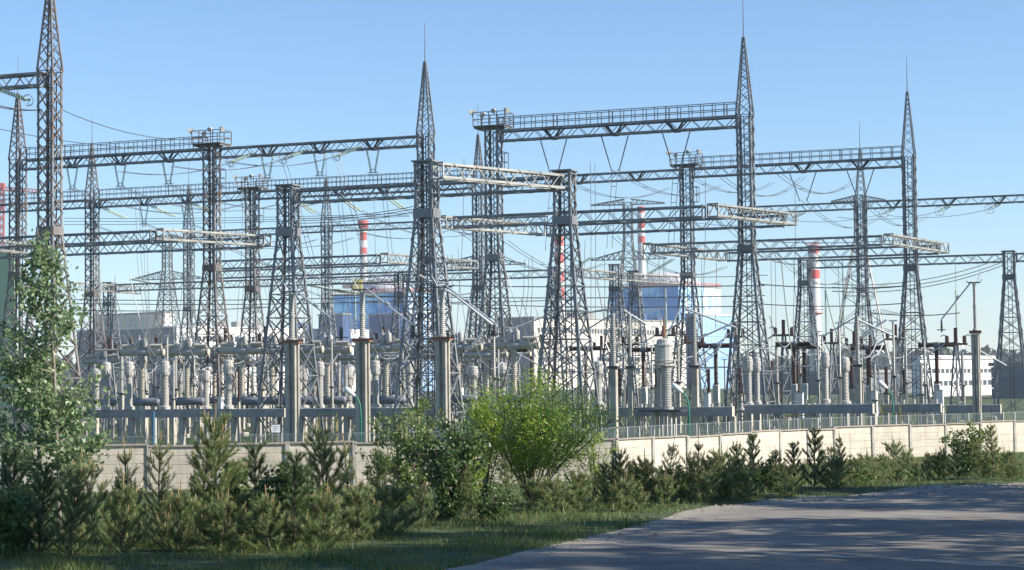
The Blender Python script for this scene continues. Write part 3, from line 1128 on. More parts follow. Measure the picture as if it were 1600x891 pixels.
for i, px in enumerate(HC2):
    w3 = ('left', 'middle', 'right')[i]
    e = hang(px, 185.5, Z_TALL)
    vstring(e, '%s slanting glass strain insulator under the railed beam left of the centre tower' % w3, 'glass strain insulators on the second centre beam', 3.2, 0.22, 0.12, 'glass_green', 0.0, (0.62, 0.62, -0.45))
    wire(e, e + Vector((NX, NY, 0)) * 43 + Vector((0, 0, -0.5)), 2.4, '%s conductor running back behind the flared chimney' % w3, 'conductors between the second and third rows', 0.03, 0.4)
    wire(e, row(px + 22, 178, 430) + Vector((0, 0, 8)), -1.0, '%s jumper dropping left of the centre tower from the railed beam' % w3, 'jumpers dropping to the equipment', 0.025, 0.45)
for i, px in enumerate(HE):
    h = hang(px, 230, Z_TALL)
    w3 = ('first', 'second', 'third', 'fourth')[i]
    e = vstring(h, '%s slanting insulator from the left under the distant right beam' % w3, 'strain insulators on the distant right beam', 1.6, 0.25, 0.1, 'glass_green', 0.55, (-0.8, -0.45, -0.4))
    wire(e, e + Vector((-TX, -TY, 0)) * 12 + Vector((0, 0, -0.2)), 0.6, '%s thin wire looping below the distant right beam' % w3, 'wires below the distant right beam', 0.025)
# vertical glass strings hung under the lower tier
for px, n, lab in [(757, 168, 'vertical green glass insulator chain right of the centre towers'), (1097, 186, 'vertical glass insulator chain left of the right reactor hall edge'),
                   (1040, 168, 'vertical glass insulator chain over the big current transformer'), (1290, 190, 'vertical glass insulator chain right of the near banded chimney'),
                   (1318, 190, 'vertical glass insulator chain left of the broad pylon'), (1494, 200, 'vertical glass insulator chain over the white building'),
                   (555, 186, 'vertical glass insulator chain before the left reactor hall')]:
    g = row(px, n, 470)
    zt = zrow(px, 472, n) + 1.2
    L = 4.6
    e = bpy.data.objects.new('insulator_string', None)
    C.objects.link(e)
    e.location = (g.x, g.y, zt)
    tag(e, lab, 'insulator', 'vertical glass insulator chains')
    part_rod('insulator_chain', string_mesh(L, 0.14, 'glass_green'), e, (0, 0, 0), (0, 0, -L))
    b = MB()
    b.tube([(0, 0, 0), (0, 0, 3), (0, 0, Z_LOW - 0.5 - zt)], 0.02, 4)
    link('suspension_rod', b.mesh('suspension_rod', 'wire'), e)
# pale green strings hanging off the pylon arms
for px, py, Y, lab in [(925, 402, 320, 'pale strain insulator at the left tip of the flat topped pylon arm'), (1052, 405, 320, 'pale strain insulator right of the flat topped pylon'),
                       (205, 436, 300, 'pale strain insulator beside the pale cross beam on the left'), (480, 445, 240, 'pale strain insulator near the left reactor hall roof'),
                       (525, 452, 240, 'pale strain insulator over the left reactor hall corner')]:
    vstring(at(px, py, Y), lab, 'strain insulators in the distance', 5.0, 0.25, 0.17, 'glass_green', 0.0, (-0.85, -0.2, -0.5) if px > 800 else (0.95, 0.1, -0.2))

# stranded busbar wires strung along the rows
BUS = [(520, 1195, 160, 442, 446), (520, 1195, 168, 461, 462), (690, 1190, 178, 474, 478), (100, 660, 170, 468, 462), (100, 660, 180, 474, 470), (100, 420, 172, 484, 480),
       (1185, 1415, 165, 444, 447), (1185, 1415, 178, 475, 474), (1360, 1500, 182, 489, 489), (100, 640, 195, 351, 338), (100, 640, 196, 346, 336), (100, 640, 197, 341, 333),
       (930, 1200, 176, 428, 430), (560, 900, 200, 470, 468), (1190, 1420, 183, 377, 374), (455, 650, 140, 342, 322), (455, 650, 144, 345, 326), (455, 650, 146, 349, 331)]
for i, (x0, x1, n, y0, y1) in enumerate(BUS):
    p, q = row(x0, n, y0), row(x1, n, y1)
    p.z, q.z = zrow(x0, y0, n), zrow(x1, y1, n)
    wire(p, q, 0.25, 'long horizontal conductor strung across the yard between lattice towers', 'long conductors strung along the rows', 0.045 if y0 > 430 else 0.03)
p, q = at(97, 172, 130), at(315, 217, 160)
wire(p, q, 0.7, 'thin overhead wire from the rusty left tower down to the floodlight platform', 'overhead earth wires', 0.03)
wire(at(-30, 158, 120), at(62, 172, 128), 0.2, 'thick twin wire leaving the frame beside the rusty left tower', 'overhead earth wires', 0.035, 0.4)
wire(at(-30, 195, 120), at(260, 232, 150), 0.4, 'thin wire crossing behind the rusty left tower', 'overhead earth wires', 0.025)
vstring(at(0, 140, 128), 'pale strain insulator with ring at the top left edge', 'glass strain insulators at the left edge', 2.0, 0.2, 0.12, 'glass_green', 0.38, (0.9, 0.1, -0.35))
for k, (y0, y1) in enumerate([(438, 403), (443, 410), (449, 415)]):
    wire(at(1300, y0 + 6, 190), at(1566, y1, 202), 1.0, '%s of the three conductors descending left from the right edge tower' % ('upper', 'middle', 'lower')[k], 'conductors at the right edge tower', 0.045)
# jumpers between the tiers and the equipment below
k = 0
for px, n in [(380, 170), (420, 172), (487, 178), (540, 180), (585, 176), (600, 182), (700, 160), (716, 165), (727, 160), (820, 165), (832, 165), (915, 160), (925, 162), (945, 165),
              (1012, 170), (1030, 172), (1105, 165), (1120, 165), (1205, 180), (1240, 182), (1245, 182), (1310, 190), (1330, 192), (180, 170), (212, 175), (232, 175), (265, 176), (285, 180), (352, 186)]:
    g = row(px, n, 430)
    z0 = Z_LOW - random.uniform(0, 1.5) + (8 if k % 4 == 0 else 0)
    b = MB()
    dx = random.uniform(-1.2, 1.2)
    b.tube([g + Vector((0, 0, z0)), g + Vector((dx * 0.15, 0, z0 * 0.62 + 3)), g + Vector((dx, 0.2, random.uniform(7.5, 9.5)))], 0.024, 4)
    if k % 3 == 0:
        b.tube([g + Vector((0.4, 0, z0)), g + Vector((0.4 + dx * 0.15, 0, z0 * 0.62 + 3)), g + Vector((0.4 + dx, 0.2, 8.0))], 0.024, 4)
    tag(link('drop_wire', b.mesh('drop_wire', 'wire')), 'thin drop wire hanging from the lower beams to the yard equipment', 'wire', 'drop wires to the equipment')
    k += 1
# overhead lines going back between the tiers
for i, px in enumerate((720, 790, 1210, 1290, 1130, 960, 560, 440, 340)):
    n0 = (138, 149, 175, 190)[i % 4]
    p = row(px, n0, 360); p.z = Z_LOW - 0.7
    q = p + Vector((NX, NY, 0)) * 36 + Vector((0, 0, -0.6))
    wire(p, q, 1.8, 'sagging twin conductor strung back between lower tier beams', 'conductors between the lower beams', 0.028, 0.45)

# ------------------------------------------------------------------ boundary wall of concrete panels
WALL_L = [Vector((-33.6, 80.5, 0)), Vector((4.66, 88.4, 0))]
WALL_R = [Vector((4.66, 88.4, 0)), Vector((17.6, 106.1, 0)), Vector((35.0, 119.5, 0))]


def panel_mesh(L, H):
    b = MB()
    n = 5
    h = H / n
    for i in range(n):
        z0, z1 = i * h, (i + 1) * h
        g = 0.018
        # each plank proud in its middle, joint recessed
        y = -0.06
        vs = [(0, y + 0.025, z0), (L, y + 0.025, z0), (L, y, z0 + g), (0, y, z0 + g), (L, y, z1 - g), (0, y, z1 - g), (L, y + 0.025, z1), (0, y + 0.025, z1),
              (0, 0.06, z0), (L, 0.06, z0), (L, 0.06, z1), (0, 0.06, z1)]
        b.add(vs, [(0, 1, 2, 3), (3, 2, 4, 5), (5, 4, 6, 7), (9, 8, 11, 10), (7, 6, 10, 11), (1, 0, 8, 9)])
    return b.mesh('wall_panel', 'wall_concrete')


def wall(pts, label, rise=0.0):
    e = bpy.data.objects.new('concrete_wall', None)
    C.objects.link(e)
    e.location = pts[0]
    tag(e, label, 'wall', 'boundary wall of the yard')
    L = 2.92
    pm = panel_mesh(L - 0.2, 2.0)
    b = MB(); b.bbox(-0.11, 0.11, -0.13, 0.13, -0.7, 2.06, 0.02); post = b.mesh('wall_post', 'wall_post')
    b = MB(); b.bbox(0, L, -0.14, 0.14, 2.0, 2.07, 0.015); cop = b.mesh('wall_coping', 'coping')
    for a, c in zip(pts[:-1], pts[1:]):
        d = (c - a)
        n = int(d.length / L)
        sc = d.length / (n * L)
        d.normalize()
        ang = math.atan2(d.y, d.x)
        for i in range(n + 1):
            p = a + d * (i * L * sc) - pts[0]
            w = a + d * (i * L * sc)
            lift = rise * (1 - i / max(1, n))
            zz = lift - 0.2 + 0.05 * math.sin(i * 1.7) + random.uniform(-0.015, 0.015)
            o = link('post', post, e, (p.x, p.y, zz)); o.rotation_euler = (random.uniform(-0.008, 0.008), random.uniform(-0.01, 0.01), ang)
            if i < n:
                z2 = lift - 0.02 * rise - 0.2 + 0.05 * math.sin(i * 1.7 + 0.85) + random.uniform(-0.012, 0.012)
                o = link('panel', pm, e, (p.x + d.x * 0.1 * sc, p.y + d.y * 0.1 * sc, z2)); o.rotation_euler = (random.uniform(-0.01, 0.01), random.uniform(-0.004, 0.004), ang); o.scale = (sc, 1, 1)
                o = link('coping', cop, e, (p.x, p.y, z2 + 0.004)); o.rotation_euler = (0, random.uniform(-0.004, 0.004), ang); o.scale = (sc * 0.985, 1, 1)


wall(WALL_L, 'cream concrete panel wall behind the bushes on the left and centre', 0.33)
wall(WALL_R, 'cream concrete panel wall receding to the right behind the low pines')

# mesh fence inside the wall
def mesh_fence(pts, off, label, step, h, z0=0.0):
    e = bpy.data.objects.new('mesh_fence', None)
    C.objects.link(e)
    tag(e, label, 'fence', 'wire mesh fences inside the wall')
    b = MB(); b.bar((0, 0, 0), (0, 0, h), 0.07, 0.07, cap=True); post = b.mesh('fence_post', 'tank_paint')
    b = MB(); b.bar((0, 0, 0), (0, 0, h), 0.05, 0.05, cap=True); post2 = b.mesh('fence_post_dark', 'steel')
    for a, c in zip(pts[:-1], pts[1:]):
        d = c - a
        Lt = d.length
        d.normalize()
        nrm = Vector((-d.y, d.x, 0)) * off
        n = int(Lt / step)
        for i in range(n + 1):
            p = a + d * (Lt * i / n) + nrm
            o = link('post', post if i % 3 else post2, e, (p.x, p.y, z0)); o.rotation_euler = (0, random.uniform(-0.015, 0.015), math.atan2(d.y, d.x))
            if i < n:
                q = a + d * (Lt * (i + 1) / n) + nrm
                b = MB()
                b.add([(p.x, p.y, z0 + 0.1), (q.x, q.y, z0 + 0.1), (q.x, q.y, z0 + h - 0.05), (p.x, p.y, z0 + h - 0.05)], [(0, 1, 2, 3)])
                link('mesh_panel', b.mesh('mesh_panel', 'wire_mesh'), e)
                b = MB()
                b.bar((p.x, p.y, z0 + h - 0.03), (q.x, q.y, z0 + h - 0.03), 0.025)
                link('top_rail', b.mesh('top_rail', 'steel'), e)


mesh_fence(WALL_R, 2.2, 'grey wire mesh fence with pale posts behind the right wall', 1.05, 2.35)
mesh_fence(WALL_L, 2.4, 'thin wire mesh fence behind the left wall', 2.9, 2.35)

# ------------------------------------------------------------------ yard equipment
PI = math.pi
ORD = ['first', 'second', 'third', 'fourth', 'fifth', 'sixth', 'seventh', 'eighth', 'ninth', 'tenth', 'eleventh', 'twelfth', 'thirteenth', 'fourteenth', 'fifteenth', 'sixteenth', 'seventeenth', 'eighteenth', 'nineteenth', 'twentieth', 'twenty first', 'twenty second', 'twenty third', 'twenty fourth', 'twenty fifth', 'twenty sixth', 'twenty seventh', 'twenty eighth', 'twenty ninth', 'thirtieth'] + ['thirty ' + w for w in ('first', 'second', 'third', 'fourth', 'fifth', 'sixth', 'seventh', 'eighth', 'ninth')] + ['fortieth'] + ['forty ' + w for w in ('first', 'second', 'third', 'fourth', 'fifth', 'sixth', 'seventh', 'eighth', 'ninth')] + ['fiftieth'] + ['fifty ' + w for w in ('first', 'second', 'third', 'fourth', 'fifth')]


def make_ct():
    s = []
    b = MB(); b.lathe([(0.42, 0), (0.42, 0.18), (0.30, 0.22), (0.30, 0.3)], seg=12); s.append(('base', b.mesh('ct_base', 'tank_paint'), -1))
    b = MB(); b.lathe(ribs(0.235, 0.27, 0.3, 2.25, 0.10), seg=12); s.append(('porcelain_column', b.mesh('ct_column', 'porcelain'), -1))
    b = MB(); b.lathe([(0.3, 2.25), (0.36, 2.32), (0.40, 2.5), (0.40, 2.95), (0.33, 3.02), (0.36, 3.06), (0.34, 3.2), (0.2, 3.26)], seg=12); s.append(('head', b.mesh('ct_head', 'tank_paint'), -1))
    b = MB(); b.bar((-0.75, 0, 2.72), (0.75, 0, 2.72), 0.08); s.append(('terminal', b.mesh('ct_terminal', 'alu'), -1))
    b = MB(); b.bar((0, 0, 3.2), (0, 0, 3.55), 0.07); s.append(('terminal', b.mesh('ct_terminal', 'alu'), -1))
    return s


def make_breaker():
    s = []
    for x in (-1.1, 1.1):
        b = MB(); b.bbox(x - 0.13, x + 0.13, -0.16, 0.16, -0.3, 3.0); s.append(('support_post', b.mesh('support_post', 'concrete'), -1))
    b = MB(); b.lathe([(0.0, -1.55), (0.18, -1.5), (0.30, -1.4), (0.30, 1.4), (0.18, 1.5), (0.0, 1.55)], (0, 0, 3.35), (1, 0, 0), 12); s.append(('air_tank', b.mesh('air_tank', 'tank_dark', True), -1))
    b = MB()
    for x in (-1.1, 1.1):
        b.box(x - 0.1, x + 0.1, -0.32, 0.32, 2.98, 3.12)
    s.append(('saddle', b.mesh('saddle', 'steel'), -1))
    b = MB(); b.lathe(ribs(0.19, 0.23, 3.6, 6.9, 0.14), seg=10); s.append(('porcelain_column', b.mesh('breaker_column', 'porcelain_cream'), -1))
    b = MB(); b.lathe([(0.20, -0.55), (0.27, -0.5), (0.27, 0.5), (0.20, 0.55)], (0, 0, 7.15), (1, 0, 0), 12); s.append(('housing', b.mesh('housing', 'tank_paint', True), -1))
    for d in (-1, 1):
        b = MB(); b.lathe(ribs(0.22, 0.27, 0.56, 1.75, 0.14) + [(0.27, 1.8), (0.27, 1.95), (0.1, 2.0)], (0, 0, 7.15), (d, 0, 0), 10); s.append(('interrupter', b.mesh('interrupter', 'porcelain_cream'), -1))
        b = MB(); b.lathe(ribs(0.15, 0.19, 0.7, 1.75, 0.13), (0, 0, 7.62), (d, 0, 0), 9); s.append(('shunt_resistor', b.mesh('shunt_resistor', 'porcelain_cream'), -1))
        b = MB(); b.ring((d * 1.85, 0, 7.35), 0.42, 0.03, (1, 0, 0), 14, 4); s.append(('grading_ring', b.mesh('grading_ring', 'dark_steel'), -1))
        b = MB(); b.lathe([(0.17, 7.42), (0.21, 7.5), (0.21, 8.15), (0.15, 8.25), (0.05, 8.28), (0.03, 8.5)], (d * 0.24, 0, 0), (0, 0, 1), 10); s.append(('capacitor', b.mesh('capacitor', 'porcelain', True), -1))
    b = MB()
    for d in (-1, 1):
        b.bar((d * 1.1, 0.2, 3.6), (d * 0.25, 0, 6.6), 0.05)
    s.append(('stay_rod', b.mesh('stay_rod', 'porcelain_brown'), -1))
    return s


def make_post_switch():
    s = []
    for x in (-0.23, 0.23):
        b = MB()
        # I shaped concrete column
        b.bbox(-0.15, 0.15, -0.19, -0.07, -0.3, 7.1, 0.015); b.box(-0.06, 0.06, -0.068, 0.068, -0.3, 7.1); b.bbox(-0.15, 0.15, 0.07, 0.19, -0.3, 7.1, 0.015)
        ca, sa = math.cos(-0.5), math.sin(-0.5)
        b.v = [(x + px_ * ca - py_ * sa, px_ * sa + py_ * ca, pz_) for px_, py_, pz_ in b.v]
        s.append(('concrete_column', b.mesh('concrete_column', 'concrete'), -1))
    b = MB(); b.box(-0.58, 0.58, -0.3, 0.3, 7.12, 7.2); b.bar((-0.58, -0.25, 7.26), (0.58, -0.25, 7.26), 0.11); b.bar((-0.58, 0.25, 7.26), (0.58, 0.25, 7.26), 0.11)
    s.append(('cap_frame', b.mesh('cap_frame', 'rust'), -1))
    b = MB(); b.lathe([(0.26, 7.25), (0.26, 7.4), (0.17, 7.45)] + ribs(0.145, 0.19, 7.45, 8.7, 0.13) + [(0.2, 8.72), (0.2, 8.86), (0.15, 8.9)] + ribs(0.135, 0.175, 8.9, 10.1, 0.13) + [(0.2, 10.12), (0.2, 10.25)], seg=10)
    s.append(('post_insulator', b.mesh('post_insulator', 'porcelain'), -1))
    b = MB(); b.box(-0.6, 0.6, -0.06, 0.06, 10.25, 10.33); b.bar((-0.6, 0, 10.3), (-0.75, 0, 10.5), 0.05); b.bar((0.6, 0, 10.3), (0.8, 0, 10.4), 0.06)
    s.append(('head_plate', b.mesh('head_plate', 'dark_steel'), -1))
    b = MB(); b.tube([(0.3, -0.05, 10.35), (3.4, -0.1, 8.05)], 0.065, 6); b.lathe([(0.09, 0), (0.12, 0.1), (0.09, 0.3)], (1.6, -0.06, 9.5), (0.8, 0, -0.6), 6)
    s.append(('swing_arm', b.mesh('swing_arm', 'alu'), -1))
    k = len(s) - 1
    b = MB(); b.lathe([(0.05, 0), (0.1, -0.1), (0.12, -0.5), (0.08, -0.8)], (3.4, -0.1, 8.05), (0, 0, 1), 7); b.bar((3.0, -0.1, 7.4), (3.9, -0.1, 7.4), 0.06)
    s.append(('contact', b.mesh('contact', 'dark_steel'), k))
    b = MB(); b.tube([(-0.3, 0.05, 10.35), (-0.7, 0.1, 11.0), (-0.4, 0.2, 11.7), (0.6, 0.3, 11.9)], 0.03, 5)
    s.append(('jumper', b.mesh('jumper', 'alu'), -1))
    return s


def make_tbreaker():
    s = []
    b = MB(); b.bbox(-0.16, 0.16, -0.16, 0.16, -0.3, 3.2); s.append(('support_post', b.mesh('tb_post', 'concrete'), -1))
    b = MB(); b.bbox(-0.27, 0.27, -0.22, 0.22, 2.6, 4.1, 0.04); s.append(('cabinet', b.mesh('tb_cabinet', 'white_paint'), -1))
    k = len(s) - 1
    b = MB(); b.box(-0.22, 0.22, -0.245, -0.223, 2.7, 4.0); b.box(0.13, 0.17, -0.27, -0.246, 3.2, 3.4); s.append(('door', b.mesh('tb_door', 'tank_paint'), k))
    b = MB(); b.lathe([(0.22, 4.1), (0.22, 4.25)] + ribs(0.14, 0.2, 4.25, 7.0, 0.14) + [(0.2, 7.05), (0.2, 7.2)], seg=10); s.append(('insulator_column', b.mesh('tb_column', 'porcelain_brown'), -1))
    b = MB(); b.lathe([(0.2, -0.3), (0.25, -0.25), (0.25, 0.25), (0.2, 0.3)], (0, 0, 7.4), (1, 0, 0), 10); s.append(('crosshead', b.mesh('tb_head', 'tank_dark'), -1))
    for d in (-1, 1):
        b = MB(); b.lathe(ribs(0.17, 0.23, 0.31, 1.35, 0.12) + [(0.24, 1.37), (0.24, 1.5), (0.1, 1.53)], (0, 0, 7.4), (d, 0, 0), 10); s.append(('interrupter', b.mesh('tb_interrupter', 'porcelain_brown'), -1))
    b = MB(); b.tube([(-1.5, 0, 7.5), (-1.9, 0, 8.0), (-2.4, 0.1, 7.4), (-2.9, 0.2, 6.6)], 0.03, 5); s.append(('jumper', b.mesh('tb_jumper', 'alu'), -1))
    b = MB(); b.tube([(1.5, 0, 7.5), (1.9, 0, 7.9), (2.3, 0.1, 7.0)], 0.03, 5); s.append(('jumper', b.mesh('tb_jumper', 'alu'), -1))
    return s


def make_big_ct():
    s = []
    for x in (-0.55, 0.55):
        for y in (-0.5, 0.5):
            b = MB(); b.bbox(x - 0.11, x + 0.11, y - 0.11, y + 0.11, -0.3, 2.65); s.append(('support_post', b.mesh('bct_post', 'concrete'), -1))
    b = MB(); b.box(-1.3, 1.3, -0.8, 0.8, 2.66, 2.78); s.append(('platform', b.mesh('bct_platform', 'dark_steel'), -1))
    for x, y in ((-0.22, 0.45), (0.30, -0.3)):
        b = MB(); b.lathe([(0.42, 2.8), (0.42, 2.95)] + ribs(0.28, 0.32, 2.95, 5.3, 0.10) + [(0.36, 5.35)], (x, y, 0), seg=12); s.append(('porcelain_column', b.mesh('bct_column', 'porcelain'), -1))
    b = MB(); b.lathe([(0.5, 5.36), (0.68, 5.42), (0.68, 5.5), (0.55, 5.55), (0.55, 6.6), (0.60, 6.63), (0.60, 6.72), (0.45, 6.75), (0.42, 7.0), (0.2, 7.1)], (0.08, 0, 0), seg=14); s.append(('head', b.mesh('bct_head', 'tank_paint', False), -1))
    k = len(s) - 1
    b = MB(); b.ring((0.08, 0, 5.75), 0.8, 0.045, (0, 0, 1), 16, 5)
    for g in range(4):
        b.bar((0.08 + 0.5 * math.cos(g * PI / 2), 0.5 * math.sin(g * PI / 2), 5.75), (0.08 + 0.8 * math.cos(g * PI / 2), 0.8 * math.sin(g * PI / 2), 5.75), 0.05)
    s.append(('grading_ring', b.mesh('bct_ring', 'tank_paint'), k))
    b = MB(); b.lathe([(0.06, 7.1), (0.11, 7.2), (0.12, 7.8), (0.05, 7.9), (0.04, 8.4)], (0.1, 0, 0), seg=8); s.append(('terminal', b.mesh('bct_terminal', 'rust'), k))
    b = MB(); b.bar((-0.7, 0, 6.2), (0.9, 0, 6.2), 0.09); s.append(('terminal', b.mesh('bct_terminal', 'rust'), k))
    return s


def make_post_insulator(h=2.6, m='porcelain'):
    s = []
    b = MB(); b.bbox(-0.16, 0.16, -0.16, 0.16, -0.3, 3.6, 0.02); s.append(('concrete_post', b.mesh('pi_post', 'concrete'), -1))
    b = MB(); b.box(-0.3, 0.3, -0.3, 0.3, 3.6, 3.7); s.append(('cap_plate', b.mesh('pi_plate', 'dark_steel'), -1))
    b = MB(); b.lathe([(0.2, 3.7), (0.2, 3.8)] + ribs(0.125, 0.155, 3.8, 3.8 + h, 0.09) + [(0.15, 3.82 + h), (0.15, 3.95 + h)], seg=9); s.append(('porcelain_column', b.mesh('pi_column', m), -1))
    b = MB(); b.bar((-0.5, 0, 4.0 + h), (0.5, 0, 4.0 + h), 0.08); s.append(('clamp', b.mesh('pi_clamp', 'alu'), -1))
    return s


def make_disconnector():
    s = []
    for g in range(3):
        a = g * 2 * PI / 3 + 0.4
        b = MB(); b.bar((0.85 * math.cos(a), 0.85 * math.sin(a), 0), (0.15 * math.cos(a), 0.15 * math.sin(a), 7.6), 0.13); s.append(('leg', b.mesh('dis_leg', 'steel'), -1))
    b = MB()
    for z in (1.5, 3.0, 4.5, 6.0):
        r = 0.85 - 0.7 * z / 7.6
        for g in range(3):
            a, c = g * 2 * PI / 3 + 0.4, (g + 1) * 2 * PI / 3 + 0.4
            b.bar((r * math.cos(a), r * math.sin(a), z), (r * math.cos(c), r * math.sin(c), z), 0.06)
            r2 = 0.85 - 0.7 * (z + 1.5) / 7.6
            b.bar((r * math.cos(a), r * math.sin(a), z), (r2 * math.cos(c), r2 * math.sin(c), z + 1.5), 0.06)
    s.append(('bracing', b.mesh('dis_bracing', 'steel'), -1, None, STUFF))
    b = MB(); b.box(-0.9, 0.9, -0.2, 0.2, 7.6, 7.78); b.lathe(ribs(0.12, 0.18, 7.78, 9.0, 0.12), seg=8)
    for d in (-1, 1):
        b.lathe([(0.1, 0), (0.16, 0.1), (0.16, 0.5), (0.06, 0.6)], (d * 0.7, 0, 7.78), (0, 0, 1), 8)
        b.tube([(d * 0.7, 0, 8.3), (d * 1.0, 0, 8.45), (d * 1.2, 0, 8.3)], 0.04, 5)
    s.append(('head', b.mesh('dis_head', 'porcelain_brown'), -1))
    for d in (-1, 1):
        b = MB(); b.tube([(d * 0.8, 0, 7.75), (d * 4.0, 0, 5.9)], 0.06, 6); s.append(('swing_arm', b.mesh('dis_arm', 'alu'), -1))
    return s


def make_cabinet():
    s = []
    b = MB()
    for x in (-0.35, 0.35):
        b.bar((x, 0, 0), (x, 0, 2.0), 0.1)
    s.append(('stand', b.mesh('cab_stand', 'steel'), -1))
    b = MB(); b.bbox(-0.45, 0.45, -0.3, 0.3, 2.0, 3.9, 0.04); s.append(('body', b.mesh('cab_body', 'white_paint'), -1))
    b = MB(); b.box(-0.4, 0.4, -0.33, -0.303, 2.1, 3.8); s.append(('door', b.mesh('cab_door', 'white_paint'), -1))
    b = MB(); b.box(0.28, 0.33, -0.36, -0.331, 2.8, 3.0); s.append(('handle', b.mesh('cab_handle', 'dark_steel'), 2))
    b = MB(); b.box(-0.5, 0.5, -0.36, 0.36, 3.904, 3.96); s.append(('roof', b.mesh('cab_roof', 'tank_paint'), -1))
    return s


def make_lamp():
    s = []
    b = MB(); b.tube([(0, 0, -0.3), (0, 0, 2.6), (-0.05, 0, 3.2), (-0.22, 0, 3.55), (-0.45, 0, 3.75)], 0.055, 7, 0.04); s.append(('post', b.mesh('lamp_post', 'lamp_green', True), -1))
    b = MB(); b.lathe([(0.05, -0.1), (0.09, 0.0), (0.15, 0.2), (0.17, 0.45), (0.11, 0.62), (0.03, 0.66)], (-0.40, 0, 3.70), (-0.75, 0, 0.55), 10); s.append(('lamp_head', b.mesh('lamp_head', 'lamp_white', True), -1))
    b = MB(); b.lathe([(0.07, 0), (0.07, 0.5)], (0, 0, -0.02), seg=8); s.append(('base_sleeve', b.mesh('lamp_sleeve', 'lamp_green'), -1))
    return s


CT, BRK, PSW, TBR, BCT, DIS, CAB, LAMP = make_ct(), make_breaker(), make_post_switch(), make_tbreaker(), make_big_ct(), make_disconnector(), make_cabinet(), make_lamp()
PIN, PIN_B = make_post_insulator(), make_post_insulator(2.2, 'porcelain_brown')


def make_tall_post():
    s = []
    b = MB(); b.bbox(-0.19, 0.19, -0.19, 0.19, -0.3, 5.3, 0.03); s.append(('concrete_post', b.mesh('tp_post', 'concrete'), -1))
    b = MB(); b.box(-0.32, 0.32, -0.32, 0.32, 5.3, 5.45); s.append(('cap_plate', b.mesh('tp_plate', 'dark_steel'), -1))
    b = MB(); b.lathe([(0.2, 5.45), (0.2, 5.6)] + ribs(0.10, 0.135, 5.6, 8.4, 0.12) + [(0.13, 8.42), (0.13, 8.6)], seg=9); s.append(('post_insulator', b.mesh('tp_column', 'porcelain'), -1))
    b = MB(); b.tube([(0, 0, 8.6), (-2.2, 0.2, 7.4)], 0.05, 6); s.append(('swing_arm', b.mesh('tp_arm', 'alu'), -1))
    return s


TPO = make_tall_post()
YAW2 = YAW


def up(p, z):
    return Vector((p.x, p.y, z))


# elevated concrete equipment beams
def eq_beam(px0, px1, n, zt, label, dark=True):
    p, q = row(px0, n, 620), row(px1, n, 620)
    L = (q - p).length
    seg = 3.55
    k = max(1, int(round(L / seg)))
    seg = L / k
    b = MB(); b.bbox(0.025, seg - 0.025, -0.28, 0.28, -0.56, 0, 0.02); sm = b.mesh('concrete_segment', 'concrete_dark')
    b = MB(); b.bbox(-0.15, 0.15, -0.2, 0.2, -3.4, -0.57, 0.02); pm = b.mesh('beam_post', 'concrete')
    b = MB(); b.box(-0.024, 0.024, -0.295, 0.295, -0.58, 0.02); jm = b.mesh('joint_strip', 'wall_concrete')
    spec = []
    for i in range(k):
        spec.append(('concrete_segment', sm, -1, (i * seg, 0, 0)))
    for i in range(k + 1):
        spec.append(('support_post', pm, -1, (i * seg, 0, 0)))
        spec.append(('joint_strip', jm, -1, (i * seg, 0, 0)))
    spawn('equipment_beam', spec, up(p, zt), YAW, label, 'concrete beam', 'raised concrete equipment beams')


eq_beam(130, 447, 113, 3.0, 'raised grey concrete beam on posts behind the poplar')
eq_beam(470, 690, 113, 3.0, 'raised grey concrete beam on posts behind the centre pines')
eq_beam(955, 1145, 114, 2.9, 'raised grey concrete beam on posts right of the willow')
eq_beam(1165, 1364, 115, 3.0, 'raised grey concrete beam under the near banded chimney')
eq_beam(1480, 1563, 126, 2.75, 'short raised grey concrete beam before the white building')
eq_beam(1380, 1470, 128, 2.8, 'raised grey concrete beam behind the right spired tower')

for i, (px, n) in enumerate([(166, 113), (202, 113), (258, 113), (357, 113), (500, 122), (587, 122), (640, 122)]):
    where = ['partly hidden by the poplar', 'right of the poplar', 'left of the rusty tower base', 'right of the rusty tower base', 'between the capped posts', 'right of the second capped posts', 'left of the centre tower'][i]
    spawn('current_transformer', CT, up(row(px, n, 600), 3.0 if n < 120 else 2.9), YAW, 'grey porcelain current transformer with flared head ' + where, 'transformer', 'slim current transformers', (0.84, 0.84, 1))
for px, n, z, sc, lab in [(1290, 122, 3.0, 1.0, 'tall pale current transformer right of the near banded chimney'), (1170, 118, 2.9, 0.95, 'pale current transformer inside the legs of the tallest right tower'), (1183, 124, 2.9, 0.95, 'rear current transformer inside the legs of the tallest right tower')]:
    spawn('current_transformer', CT, up(row(px, n, 600), z), YAW, lab, 'transformer', 'slim current transformers', (sc * 0.75, sc * 0.75, sc))
    b = MB()
    g = row(px, n, 600)
    b.bbox(-0.2, 0.2, -0.2, 0.2, -0.3, z, 0.03)
    o = link('transformer_plinth', b.mesh('transformer_plinth', 'concrete')); o.location = (g.x, g.y, 0); o.rotation_euler.z = YAW
    tag(o, 'concrete plinth under the ' + lab, 'plinth', 'transformer plinths')
for i, px in enumerate([205, 257]):
    pass
brk_lab = ['beside the poplar foliage', 'left of the rusty platform tower', 'right of the rusty platform tower', 'left of the first capped posts', 'right of the first capped posts', 'left of the second capped posts', 'behind the left leg of the centre tower', 'right of the centre tower', 'left of the grey hall end']
for i, px in enumerate([222, 292, 378, 425, 468, 512, 603, 715, 803]):
    spawn('air_blast_breaker', BRK, row(px, 128 + (i % 2) * 2.5, 560), YAW, 'cream porcelain air blast breaker with twin bottles ' + brk_lab[i], 'circuit breaker', 'cream air blast breakers', (1, 0.82, 1))
